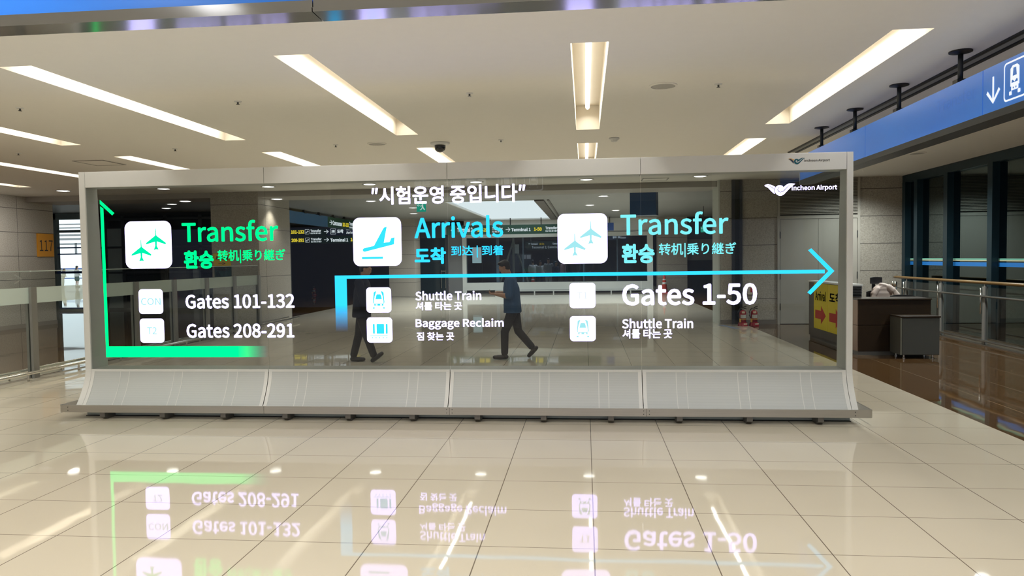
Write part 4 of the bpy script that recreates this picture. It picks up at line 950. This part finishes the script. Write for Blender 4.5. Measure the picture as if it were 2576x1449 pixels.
t = thing('wall_switch', 'small white switch plate on the pale wall end', 'switch', (3.45, 20.2, 0.62))
obj('plate', MB().box(3.452, 3.46, 20.2, 20.36, 0.55, 0.70), WHITE, t); obj('rocker', MB().box(3.448, 3.452, 20.24, 20.32, 0.58, 0.67), pmat('rocker_grey', (0.5, 0.55, 0.58), 0.3), t)
tag(obj('floor_strip', MB().prism([(3.62, 18.55, 0.001), (3.78, 18.55, 0.001), (3.55, 19.6, 0.001), (3.40, 19.6, 0.001)], (0, 0, 0.003)), pmat('blue_grey_strip', (0.16, 0.19, 0.26), 0.5)), 'blue-grey strip lying on the floor before the granite wall', 'floor strip')
REDP = pmat('extinguisher_red', (0.30, 0.008, 0.014), 0.2, coat=0.5)
def extinguisher(x, y, label):
    t = thing('fire_extinguisher', label, 'fire extinguisher', (x, y, 0), 'red fire extinguishers')
    obj('stand', MB().lathe((x, y, 0), [(0.125, 0), (0.125, 0.015), (0.105, 0.09), (0.095, 0.095)], 20), REDP, t)
    obj('cylinder', MB().lathe((x, y, 0.016), [(0.084, 0), (0.084, 0.30), (0.080, 0.335), (0.060, 0.37), (0.025, 0.385)], 24), REDP, t, smooth=True)
    obj('label_plate', MB().grid([[(x + 0.0855 * math.sin(a), y - 0.0855 * math.cos(a), z) for a in [(-0.9 + 1.8 * k / 8) for k in range(9)]] for z in (0.20, 0.29)]), pmat('grey_label', (0.50, 0.50, 0.47), 0.4), t)
    obj('badge', MB().grid([[(x + 0.083 * math.sin(a) * q, y - 0.083 * math.cos(a) * q, z) for a in [(-0.5 + 1.0 * k / 6) for k in range(7)]] for z, q in ((0.325, 1.03), (0.375, 0.93))]), pmat('cream_badge', (0.62, 0.52, 0.36), 0.4), t)
    obj('strap', MB().lathe((x, y, 0.165), [(0.088, 0), (0.088, 0.02)], 24).box(x - 0.10, x - 0.06, y - 0.09, y - 0.06, 0.10, 0.19), pmat('yellow_strap', (0.58, 0.33, 0.06), 0.5), t)
    obj('stand_letters', MB().grid([[(x + 0.118 * math.sin(a), y - 0.118 * math.cos(a), z) for a in (0.0, 0.25, 0.5, 0.75, 1.0)] for z in (0.035, 0.07)]), pmat('stand_cream', (0.70, 0.58, 0.42), 0.4), t)
    v = obj('valve', MB().tube([(x, y, 0.41), (x, y, 0.455)], 0.02, 10).box(x - 0.06, x + 0.02, y - 0.015, y + 0.015, 0.438, 0.456), pmat('valve_metal', (0.35, 0.34, 0.32), 0.35, 0.8), t)
    obj('lever', MB().tube([(x - 0.01, y, 0.455), (x + 0.02, y, 0.48), (x + 0.09, y, 0.50)], 0.010, 8).tube([(x + 0.01, y, 0.45), (x + 0.09, y, 0.435)], 0.009, 8), BLACK, v)
    obj('hose', MB().tube([(x - 0.05, y - 0.02, 0.447), (x - 0.10, y - 0.04, 0.42), (x - 0.128, y - 0.05, 0.35), (x - 0.125, y - 0.05, 0.27), (x - 0.095, y - 0.06, 0.20)], 0.012, 8), BLACK, t, smooth=True)
    return t
e1 = extinguisher(3.98, 19.35, 'red fire extinguisher by the dark channel, left of the pair')
e2 = dup(e1, (4.26, 19.35, 0)); e2['label'] = 'red fire extinguisher nearer the double door, right of the pair'
e3 = dup(e1, (-14.1, 37.6, 0)); e3['label'] = 'red fire extinguisher far off before the dark navy wall'

# ------------------------------------------------------------------ far shop front
sf = struct_root('window_5', (-1.4, 38, 0))
SHW = pmat('shopfront_white', (0.76, 0.80, 0.78), 0.4)
obj('frame', MB().box(-6.29, -6.08, 37.9, 38.2, 0, 3.06).box(3.12, 3.40, 37.9, 38.2, 0, 3.06).box(-6.08, 3.12, 37.9, 38.2, 2.86, 3.06), SHW, sf)
obj('low_wall', MB().box(-6.08, 3.12, 37.9, 38.2, 0.17, 0.56), SHW, sf)
obj('dark_recess', MB().box(-6.08, 3.12, 38.0, 38.2, 0, 0.17), CHARCOAL, sf)
obj('pane', MB().box(-6.08, 3.12, 38.02, 38.04, 0.56, 2.86), GLASS_SHOP, sf)
obj('mullion', MB().box(-4.55, -4.40, 38.05, 38.15, 0.56, 2.86).box(-3.20, -3.12, 38.05, 38.15, 0.56, 2.86).box(-0.10, -0.04, 38.05, 38.15, 0.56, 2.86).box(1.6, 1.66, 38.05, 38.15, 0.56, 2.86), pmat('dim_mullion', (0.16, 0.19, 0.22), 0.4), sf)
t = thing('guard_rail', 'low white guard rail on the floor before the shop front', 'guard rail', (-1.0, 37.83, 0))
obj('rail', MB().box(-4.6, 3.4, 37.80, 37.86, 0.10, 0.16), SHW, t)
for k in range(9): obj('post', MB().box(-4.55 + k * 0.97, -4.49 + k * 0.97, 37.81, 37.85, 0, 0.10), SHW, t)
de = struct_root('door_2', (-7.8, 38.0, 0))
obj('frame', MB().box(-8.62, -8.5, 37.95, 38.1, 0, 3.0).box(-7.2, -7.05, 37.95, 38.1, 0, 3.0).box(-8.5, -7.2, 37.95, 38.1, 2.9, CZ), DGF, de)
obj('dark_pane', MB().box(-8.5, -7.2, 38.0, 38.05, 0, 2.9), pmat('dark_green_glass', (0.015, 0.035, 0.04), 0.05), de)
obj('handle', MB().tube([(-7.42, 37.9, 0.3), (-7.42, 37.9, 1.25)], 0.03, 8).tube([(-7.18, 37.9, 0.3), (-7.18, 37.9, 1.25)], 0.03, 8).box(-7.42, -7.18, 37.89, 37.91, 1.15, 1.2), POLISH, de)
d3 = struct_root('door_3', (6.0, 37.9, 0))
obj('leaf', MB().box(5.1, 7.6, 37.9, 37.98, 0, 1.55), pmat('dark_blue_door', (0.006, 0.014, 0.016), 0.3), d3); obj('upper_panel', MB().box(5.1, 7.6, 37.9, 37.98, 1.58, 2.62), pmat('grey_door_panel', (0.16, 0.165, 0.165), 0.5), d3)
t = thing('a_frame', 'pale splayed pole frame standing inside the shop front window', 'frame', (-2.7, 40.5, 0))
AFM = pmat('pale_pole', (0.36, 0.36, 0.32), 0.4)
ap = (-3.896, 2.744)
for q in ((-4.421, 1.143), (-3.076, 0.432)):
    obj('leg', MB().tube([(ap[0], 40.5, ap[1]), (ap[0] + (q[0] - ap[0]) * (ap[1] / (ap[1] - q[1])), 40.5, 0.0)], 0.05, 8), AFM, t)
obj('pole', MB().tube([(ap[0], 40.5, 0.0), (ap[0], 40.5, 2.9)], 0.06, 8), AFM, t)
obj('hung_card', MB().box(ap[0] + 0.08, ap[0] + 0.32, 40.42, 40.44, 2.05, 2.55), WHITE, t)
t = thing('lit_poster_stand', 'bright lit poster stand glowing inside the shop window, left', 'poster stand', (-5.4, 42.5, 0))
b_ = (-6.473, -5.941, 1.542, 2.458); obj('lit_face', MB().box(b_[0], b_[1], 42.5, 42.55, b_[2], b_[3]), emat('lit_poster', (0.62, 0.80, 0.78), 0.9), t)
obj('stand', MB().box(b_[0] - 0.05, b_[1] + 0.05, 42.52, 42.6, 0, b_[3] + 0.06), CHARCOAL, t)
t = thing('shop_board', 'dark board with white lettering inside the shop front', 'sign', (0, 43.5, 2.2))
b_ = (-3.463, 0.658, 2.26, 2.77); obj('board', MB().box(b_[0], b_[1], 43.5, 43.6, b_[2], b_[3]), pmat('shop_board_navy', (0.012, 0.02, 0.016), 0.4), t)
w = MB(); y_ = MB(); Y4 = 43.495
text_mb(w, 'Terminal 2', (-3.158, -2.739, 2.562, 2.678), '-y', Y4, 0.01); text_mb(y_, '208-291', (-2.646, -2.366, 2.555, 2.671), '-y', Y4, 0.01)
text_mb(w, 'Terminal 2, Concourse', (-3.091, -1.325, 2.319, 2.493), '-y', Y4, 0.0); text_mb(w, 'Concourse', (-1.879, -1.369, 2.565, 2.681), '-y', Y4, 0.01)
upoly(w, arrow_pts('u'), (-3.298, -3.205, 2.543, 2.683), '-y', Y4); text_mb(w, '엘리베이터', (1.6, 2.033, 2.857, 2.995), '-y', Y4, 0.02); text_mb(w, 'Elevator', (2.056, 2.374, 2.85, 2.965), '-y', Y4, 0.01)
b3 = (1.348, 2.534, 2.786, 3.061); obj('second_board', MB().box(b3[0], b3[1], 43.5, 43.6, b3[2], b3[3]), pmat('shop_board_black', (0.008, 0.012, 0.02), 0.4), t)
obj('white_lettering', w, emat('dim_lit_white', (0.8, 0.85, 0.9), 0.7), t); obj('yellow_lettering', y_, emat('dim_lit_yellow', (0.9, 0.6, 0.05), 0.6), t)
for x_ in (b_[0] + 0.3, b_[1] - 0.3, (b3[0] + b3[1]) / 2): obj('hanger', MB().tube([(x_, 43.55, b_[3]), (x_, 43.55, CZ)], 0.02, 6), CHARCOAL, t)
CONE = pmat('cone_orange_red', (0.62, 0.05, 0.025), 0.4)
def cone(x, y, label, h=0.72):
    t = thing('traffic_cone', label, 'traffic cone', (x, y, 0), 'orange traffic cones')
    obj('base', MB().box(x - 0.19, x + 0.19, y - 0.19, y + 0.19, 0, 0.035), CONE, t, bevel=0.01)
    R = lambda z: 0.14 * (1 - z / h) + 0.028
    obj('body', MB().lathe((x, y, 0.035), [(R(0), 0), (R(h), h), (R(h) * 0.5, h + 0.01)], 20), CONE, t, smooth=True)
    for a, b_ in ((0.40, 0.50), (0.60, 0.67)): obj('white_band', MB().lathe((x, y, 0.035), [(R(a * h) + 0.003, a * h), (R(b_ * h) + 0.003, b_ * h)], 20), WHITE, t, smooth=True)
    return t
c1 = cone(3.85, 36.9, 'orange traffic cone with white bands before the far granite wall', 0.98)
c2 = dup(c1, (-2.75, 39.2, 0)); c2['label'] = 'dim red cone inside the shop front, below the splayed poles'
t = thing('notice_boards', 'row of pale notice sheets on a dark screen inside the shop', 'notice board', (-2.4, 44.5, 0))
b_ = (-4.471, -3.201, 0.397, 2.044); obj('screen', MB().box(b_[0], b_[1], 44.5, 44.55, 0, b_[3]), pmat('dark_screen', (0.02, 0.03, 0.04), 0.5), t)
for b_ in ((-3.765, -3.526, 1.731, 1.993), (-3.478, -3.239, 1.728, 1.989)):
    obj('sheet', MB().box(b_[0], b_[1], 44.47, 44.49, b_[2], b_[3]), pmat('grey_sheet', (0.26, 0.25, 0.27), 0.6), t)

# ------------------------------------------------------------------ people
def capsule(mb, p0, p1, ra, rb, n=14):
    p0, p1 = Vector(p0), Vector(p1); d = (p1 - p0); L = d.length
    if L < 1e-5: return mb.sphere(p0, ra, n)
    d /= L; pts = []; rs = []
    for k in range(5):
        a = PI / 2 * (1 - k / 4.0); pts.append(p0 - d * ra * math.sin(a)); rs.append(max(1e-4, ra * math.cos(a)))
    for k in range(5):
        a = PI / 2 * k / 4.0; pts.append(p1 + d * rb * math.sin(a)); rs.append(max(1e-4, rb * math.cos(a)))
    return mb.tube(pts, rs, n)
def chain(mb, pts, rs, n=14):
    for i in range(len(pts) - 1): capsule(mb, pts[i], pts[i + 1], rs[i], rs[i + 1], n)
    return mb
def rings(mb, rows, n=24):
    """rows of (x, y, z, rx, ry): closed stack of ellipses"""
    v = []; f = []
    for x, y, z, rx, ry in rows:
        for k in range(n):
            t = 2 * PI * k / n; v.append((x + rx * math.cos(t), y + ry * math.sin(t), z))
    for i in range(len(rows) - 1):
        for k in range(n): f.append((i * n + k, i * n + (k + 1) % n, (i + 1) * n + (k + 1) % n, (i + 1) * n + k))
    f.append(tuple(range(n - 1, -1, -1))); f.append(tuple((len(rows) - 1) * n + k for k in range(n)))
    return mb.add(v, f)
def ell(mb, c, r, pitch=0, n=18):
    k = len(mb.v); mb.sphere((0, 0, 0), 1.0, n, 0, r); R = Matrix.Rotation(pitch, 3, 'Y')
    for i in range(k, len(mb.v)): mb.v[i] = R @ mb.v[i] + Vector(c)
    return mb
def fused(name, mb, voxel, mat, parent, smooth_n=4, tf=None):
    """weld overlapping volumes into one continuous skin"""
    me = bpy.data.meshes.new(name); me.from_pydata([tuple(p) for p in mb.v], [], mb.f)
    bm = bmesh.new(); bm.from_mesh(me); bmesh.ops.recalc_face_normals(bm, faces=bm.faces); bm.to_mesh(me); bm.free()
    o = bpy.data.objects.new(name, me); COL.objects.link(o)
    r = o.modifiers.new('weld', 'REMESH'); r.mode = 'VOXEL'; r.voxel_size = voxel
    if smooth_n: s = o.modifiers.new('soft', 'SMOOTH'); s.factor = 0.5; s.iterations = smooth_n
    dg = bpy.context.evaluated_depsgraph_get(); m2 = bpy.data.meshes.new_from_object(o.evaluated_get(dg))
    bpy.data.objects.remove(o); bpy.data.meshes.remove(me)
    m2.name = name
    if tf is not None: m2.transform(tf)
    m2.materials.clear(); m2.materials.append(mat)
    for p in m2.polygons: p.use_smooth = True
    o = bpy.data.objects.new(name, m2); COL.objects.link(o)
    if parent is not None: o.parent = parent
    return o

def hand(mb, wrist, tip, side, curl=0.5, palm_n=(0, 0, -1), big=1.0):
    """palm, five fingers and a thumb leaving the palm's side; 'side' is the thumb direction"""
    wrist = Vector(wrist); d = (Vector(tip) - wrist).normalized(); pn = Vector(palm_n)
    pn = (pn - d * pn.dot(d)).normalized(); sd = Vector(side); sd = (sd - d * sd.dot(d) - pn * sd.dot(pn)).normalized()
    K = wrist + d * 0.085 * big
    for u in (-0.026, -0.009, 0.009, 0.026): capsule(mb, wrist + sd * u * 0.6, K + sd * u * big, 0.016, 0.013, 10)
    for u, L in ((0.029, 0.070), (0.010, 0.078), (-0.010, 0.073), (-0.029, 0.058)):
        a = K + sd * u * big; b = a + (d * math.cos(curl * 0.5) + pn * math.sin(curl * 0.5)) * L * 0.42
        c = b + (d * math.cos(curl * 1.3) + pn * math.sin(curl * 1.3)) * L * 0.34; e = c + (d * math.cos(curl * 2.0) + pn * math.sin(curl * 2.0)) * L * 0.24
        chain(mb, [a, b, c, e], [0.0095, 0.0088, 0.008, 0.0072], 10)
    a = wrist + d * 0.03 + sd * 0.026; b = a + (d * 0.75 + sd * 0.6 + pn * 0.25).normalized() * 0.040; c = b + (d * 0.95 + sd * 0.15 + pn * 0.3).normalized() * 0.032
    chain(mb, [a, b, c], [0.013, 0.010, 0.0085], 10)

def person(label, loc, rotz, J, mats, detail=0.011, group=None, skirt=False, jacket=False, hair_long=False):
    """J: joints in the walker's own frame, +x ahead, +y to the left, z up"""
    t = thing('person', label, 'person', loc, group); t.rotation_euler = (0, 0, rotz)
    sk, top, leg, shoe, hairm = mats
    V = Vector; hip = V(J['hip']); ch = V(J['chest']); nk = V(J['neck']); hd = V(J['head']); pit = J.get('pitch', 0.0)
    Rh = Matrix.Rotation(pit, 3, 'Y'); H = lambda x, y, z: hd + Rh @ V((x, y, z))
    b = MB()
    # head: skull, brow, cheeks, jaw, nose, lips, ears
    for c_, r_ in (((-0.015, 0, 0.03), (0.093, 0.074, 0.088)), ((0.015, 0, -0.03), (0.072, 0.062, 0.085)), ((0.045, 0, -0.085), (0.038, 0.036, 0.030)), ((0.05, 0, 0.0), (0.042, 0.055, 0.05))):
        ell(b, H(*c_), r_, pit)
    capsule(b, H(0.084, 0, 0.010), H(0.098, 0, -0.022), 0.009, 0.013, 10)
    capsule(b, H(0.080, -0.016, -0.058), H(0.080, 0.016, -0.058), 0.012, 0.012, 10)
    for s in (-1, 1):
        capsule(b, H(0.086, s * 0.018, 0.030), H(0.078, s * 0.045, 0.030), 0.010, 0.010, 10)
        ell(b, H(-0.008, s * 0.076, -0.008), (0.020, 0.010, 0.032), pit, 10)
    capsule(b, H(-0.025, 0, -0.06), nk, 0.055, 0.060)
    # trunk under the clothes
    rings(b, [(hip.x, hip.y, hip.z - 0.06, 0.09, 0.14), (hip.x, hip.y, hip.z + 0.08, 0.095, 0.145), ((hip.x + ch.x) / 2, 0, (hip.z + ch.z) / 2, 0.09, 0.13), (ch.x, 0, ch.z, 0.10, 0.155), (nk.x - 0.01, 0, nk.z - 0.05, 0.07, 0.12), (nk.x, 0, nk.z, 0.05, 0.055)])
    for S in ('L', 'R'):
        sh, el, wr, tip = (V(J[k + S]) for k in ('shoulder', 'elbow', 'wrist', 'tip'))
        chain(b, [sh, sh.lerp(el, 0.5), el, el.lerp(wr, 0.35), wr], [0.054, 0.050, 0.043, 0.046, 0.029])
        hand(b, wr, tip, J.get('thumb' + S, (0, -1 if S == 'L' else 1, 0.3)), J.get('curl', 0.6), J.get('palm' + S, (0, 0, 1)))
        h_, kn, an = (V(J[k + S]) for k in ('thigh', 'knee', 'ankle'))
        chain(b, [h_, kn, kn.lerp(an, 0.3), an], [0.078, 0.050, 0.050, 0.034])
    fused('body', b, detail, sk, t, 3)
    # trousers or skirt
    p = MB()
    rings(p, [(hip.x, hip.y, hip.z - 0.10, 0.115, 0.165), (hip.x, hip.y, hip.z + 0.02, 0.125, 0.175), (hip.x, hip.y, hip.z + 0.13, 0.115, 0.160)])
    for S in ('L', 'R'):
        h_, kn, an = (V(J[k + S]) for k in ('thigh', 'knee', 'ankle'))
        if skirt: chain(p, [h_, h_.lerp(kn, 0.7)], [0.115, 0.125])
        else: chain(p, [h_, h_.lerp(kn, 0.55), kn, kn.lerp(an, 0.5), an.lerp(kn, 0.06)], [0.100, 0.088, 0.074, 0.069, 0.064])
    fused('trousers' if not skirt else 'skirt', p, detail * 1.15, leg, t, 3)
    # shirt
    s_ = MB(); hem = J.get('hem', hip.z - 0.08); w = 1.12 if jacket else 1.0
    rings(s_, [(hip.x + 0.005, hip.y, hem, 0.162 * w, 0.205 * w), (hip.x, hip.y, hem + 0.03, 0.163 * w, 0.198 * w), (hip.x + 0.01, hip.y, (hem + ch.z) / 2, 0.152 * w, 0.198 * w), (ch.x, 0, ch.z, 0.146 * w, 0.195 * w),
                (ch.x * 0.6 + nk.x * 0.4, 0, nk.z - 0.085, 0.112 * w, 0.175 * w), (nk.x - 0.012, 0, nk.z - 0.03, 0.080, 0.105), (nk.x - 0.006, 0, nk.z + 0.005, 0.066, 0.070)])
    for S in ('L', 'R'):
        sh, el, wr = (V(J[k + S]) for k in ('shoulder', 'elbow', 'wrist')); q = J.get('sleeve', 0.85)
        if q <= 1: chain(s_, [sh, sh.lerp(el, 0.5), sh.lerp(el, q)], [0.078 * w, 0.072 * w, 0.074 * w])
        else: chain(s_, [sh, el, el.lerp(wr, 0.92)], [0.078 * w, 0.062 * w, 0.045 * w])
    fused('shirt' if not jacket else 'jacket', s_, detail * 1.1, top, t, 3)
    # hair
    hr = MB(); ell(hr, H(-0.028, 0, 0.048), (0.098, 0.083, 0.086), pit); ell(hr, H(-0.055, 0, 0.0), (0.064, 0.078, 0.080), pit); ell(hr, H(0.03, 0, 0.098), (0.055, 0.062, 0.030), pit)
    if hair_long: ell(hr, H(-0.075, 0, -0.10), (0.045, 0.075, 0.12), pit)
    fused('hair', hr, detail, hairm, t, 2)
    for S in ('L', 'R'):
        an, to = V(J['ankle' + S]), V(J['toe' + S]); heel = V(J['heel' + S]); f = MB()
        chain(f, [heel, heel.lerp(to, 0.55), to], [0.040, 0.044, 0.036]); chain(f, [an, heel.lerp(to, 0.2)], [0.046, 0.044])
        capsule(f, heel.lerp(to, 0.3) + V((0, 0.018, 0)), to.lerp(heel, 0.12) + V((0, 0.016, 0)), 0.036, 0.034); capsule(f, heel.lerp(to, 0.3) - V((0, 0.018, 0)), to.lerp(heel, 0.12) - V((0, 0.016, 0)), 0.036, 0.034)
        so = fused('shoe', f, detail, shoe, t, 2)
    return t

SKIN = pmat('skin', (0.42, 0.235, 0.155), 0.5); HAIR = pmat('black_hair', (0.010, 0.009, 0.009), 0.5)
SHIRTB = pmat('slate_blue_cotton', (0.038, 0.090, 0.19), 0.8, noise=0.15, nscale=60); TROUS = pmat('black_trousers', (0.014, 0.016, 0.021), 0.8); SHOEB = pmat('black_shoes', (0.009, 0.009, 0.011), 0.5)
JM = dict(hip=(0.01, 0, 0.93), chest=(0.03, 0, 1.27), neck=(0.07, 0, 1.475), head=(0.155, 0, 1.635), pitch=0.42, hem=0.83, sleeve=0.92,
    shoulderL=(0.02, 0.185, 1.40), elbowL=(0.05, 0.245, 1.13), wristL=(0.30, 0.10, 1.165), tipL=(0.46, 0.04, 1.17), shoulderR=(0.02, -0.185, 1.40), elbowR=(0.04, -0.245, 1.14), wristR=(0.31, -0.09, 1.185), tipR=(0.46, -0.03, 1.19),
    thighL=(0.0, 0.085, 0.88), kneeL=(0.15, 0.09, 0.49), ankleL=(0.155, 0.095, 0.10), heelL=(0.125, 0.095, 0.045), toeL=(0.335, 0.10, 0.04),
    thighR=(-0.01, -0.085, 0.88), kneeR=(-0.075, -0.09, 0.49), ankleR=(-0.325, -0.09, 0.195), heelR=(-0.395, -0.09, 0.185), toeR=(-0.265, -0.085, 0.045), curl=0.75)
MANX, MANY = -1.285, 13.2
man = person('man in slate blue t-shirt walking left while looking at phone', (MANX, MANY, 0), PI, JM, (SKIN, SHIRTB, TROUS, SHOEB, HAIR), 0.009)
ph = obj('phone', MB().box(-0.04, 0.04, -0.075, 0.075, -0.005, 0.005), [BLACK], None, bevel=0.004)
ph.location = (MANX - 0.405, MANY + 0.0, 1.212); ph.rotation_euler = (0, math.radians(16), PI / 2)
tag(ph, 'black phone held in the hands of the man in t-shirt', 'phone')
DKCL = pmat('navy_black_cloth', (0.004, 0.008, 0.020), 0.8); DKTR = pmat('ink_trousers', (0.003, 0.005, 0.010), 0.8)
JD = dict(hip=(0, 0, 0.93), chest=(0.03, 0, 1.28), neck=(0.06, 0, 1.49), head=(0.10, 0, 1.64), pitch=0.30, hem=0.80, sleeve=1.5,
    shoulderL=(0.0, 0.18, 1.41), elbowL=(0.04, 0.24, 1.10), wristL=(0.32, 0.17, 0.96), tipL=(0.5, 0.13, 0.90), shoulderR=(0.02, -0.185, 1.41), elbowR=(0.10, -0.23, 1.08), wristR=(0.36, -0.16, 0.925), tipR=(0.5, -0.12, 0.86),
    thighL=(-0.01, 0.085, 0.88), kneeL=(-0.085, 0.09, 0.48), ankleL=(-0.19, 0.09, 0.10), heelL=(-0.215, 0.09, 0.045), toeL=(-0.01, 0.095, 0.04),
    thighR=(0.01, -0.085, 0.88), kneeR=(0.11, -0.09, 0.49), ankleR=(0.235, -0.09, 0.125), heelR=(0.21, -0.09, 0.045), toeR=(0.375, -0.085, 0.165), curl=0.7)
person('person in all dark clothes striding right, half hidden by display icons', (-3.93, 12.75, 0), 0.0, JD, (SKIN, DKCL, DKTR, SHOEB, HAIR), 0.010)

def stand(h=1.7, arm=0.0, lean=0.0):
    k = h / 1.72
    J = dict(hip=(0, 0, 0.92), chest=(0.01 + lean, 0, 1.26), neck=(0.02 + lean, 0, 1.44), head=(0.045 + lean, 0, 1.60), pitch=0.1, hem=0.84, sleeve=1.5, curl=0.5)
    for S, s in (('L', 1), ('R', -1)):
        J['shoulder' + S] = (lean, s * 0.18, 1.37); J['elbow' + S] = (-0.02 + arm * 0.05, s * 0.23, 1.10); J['wrist' + S] = (0.06 + arm * 0.22, s * (0.22 - arm * 0.1), 0.87 + arm * 0.22); J['tip' + S] = (0.12 + arm * 0.35, s * 0.2, 0.70 + arm * 0.35)
        J['thigh' + S] = (0, s * 0.085, 0.87); J['knee' + S] = (0.02, s * 0.10, 0.48); J['ankle' + S] = (-0.02, s * 0.11, 0.09); J['heel' + S] = (-0.05, s * 0.11, 0.045); J['toe' + S] = (0.15, s * 0.13, 0.04)
    for q in J:
        if isinstance(J[q], tuple): J[q] = tuple(v * k for v in J[q]) if not q.startswith(('thumb', 'palm')) else J[q]
    J['hem'] *= k
    return J
def cl(name, c): return pmat(name, c, 0.85)
CW = cl('white_cloth', (0.55, 0.55, 0.55)); CG = cl('pale_grey_cloth', (0.36, 0.37, 0.40)); CB = cl('black_cloth', (0.015, 0.015, 0.02)); CP = cl('muted_pink_cloth', (0.34, 0.20, 0.23)); CN = cl('navy_cloth', (0.025, 0.04, 0.08))
crowd = [(-2.971, 42.5, 1.68, CW, CB, 'in white top and black trousers, leftmost of the shop crowd', 0.6, 1.9), (-2.53, 42.0, 1.62, CW, CN, 'in white top close behind the first, under the shop board', 0.3, -1.2), (-2.038, 41.6, 1.76, CG, CG, 'in pale grey jacket with backpack straps, by the white icon', 0.5, -1.6),
         (-1.623, 41.2, 1.58, CN, CB, 'short, in navy top beside the grey jacket', 0.4, -0.8), (-1.263, 42.4, 1.72, CP, CB, 'in muted pink top just below the white transfer icon', 0.2, 0.4), (-0.748, 41.4, 1.78, CB, CB, 'in black, below the middle of the white transfer icon', 0.0, -1.4),
         (-0.136, 42.2, 1.74, CN, CB, 'in navy jacket, below the right part of the white transfer icon', 0.5, 2.8), (0.541, 41.0, 1.75, CB, CN, 'in black top, rightmost of the shop crowd', 0.7, 3.0)]
for x_, Y, h, a, b_, s_, arm, rz in crowd:
    person('person ' + s_, (x_, Y, 0), rz, stand(h, arm), (SKIN, a, b_, SHOEB, HAIR), 0.022, 'people inside the shop front', jacket=(a is CG))
person('person in white top and dark skirt standing beyond the bright window', ((-39.913, 0.998)[0], 55, 0), 1.2, stand(1.66, 0.5), (SKIN, CW, cl('grey_green_cloth', (0.10, 0.14, 0.13)), SHOEB, HAIR), 0.022, 'people beyond the bright window', skirt=True, hair_long=True)
person('person in pale cream clothes bending beyond the bright window', ((-40.372, 1.026)[0], 54, 0), 0.3, stand(1.45, 0.8, 0.12), (SKIN, cl('cream_cloth', (0.66, 0.60, 0.48)), cl('cream_cloth_trousers', (0.62, 0.57, 0.46)), CW, HAIR), 0.022, 'people beyond the bright window', hair_long=True)
rings(ct, [(5.95, 15.66, z, rx, ry) for z, rx, ry in ((0.62, 0.22, 0.08), (0.74, 0.245, 0.105), (0.79, 0.225, 0.085), (0.88, 0.24, 0.105), (0.92, 0.215, 0.085), (1.00, 0.215, 0.105), (1.035, 0.185, 0.085), (1.09, 0.165, 0.10), (1.125, 0.13, 0.075), (1.16, 0.085, 0.06))])
ell(ct, (6.00, 15.64, 1.155), (0.115, 0.075, 0.040), 0.30); ell(ct, (5.92, 15.63, 1.12), (0.10, 0.06, 0.035), -0.5)
chain(ct, [(6.07, 15.58, 1.12), (6.13, 15.56, 1.06), (6.16, 15.56, 1.04), (6.21, 15.55, 0.96), (6.22, 15.55, 0.93), (6.25, 15.55, 0.84)], [0.055, 0.060, 0.048, 0.058, 0.046, 0.052])
chain(ct, [(5.84, 15.58, 1.08), (5.78, 15.57, 0.99), (5.77, 15.57, 0.96), (5.75, 15.57, 0.86)], [0.05, 0.056, 0.045, 0.052])
co = fused('coat', ct, 0.012, pmat('pale_pink_beige_quilting', (0.62, 0.52, 0.47), 0.6), None, 2)
tag(co, 'pale beige puffy coat hung over the headrest chair', 'coat')
# concourse outside the bright window
eo = thing('concourse_rail', 'blue and white barrier rail beyond the bright window', 'barrier', (-38, 60, 0))
obj('rail', MB().box(-60, -18, 60.0, 60.1, 1.35, 1.45).box(-60, -18, 60.0, 60.1, 0.55, 0.62), RAILB, eo)
for k in range(15): obj('post', MB().box(-60 + 3 * k, -59.9 + 3 * k, 60, 60.1, 0, 1.45), POLISH, eo)
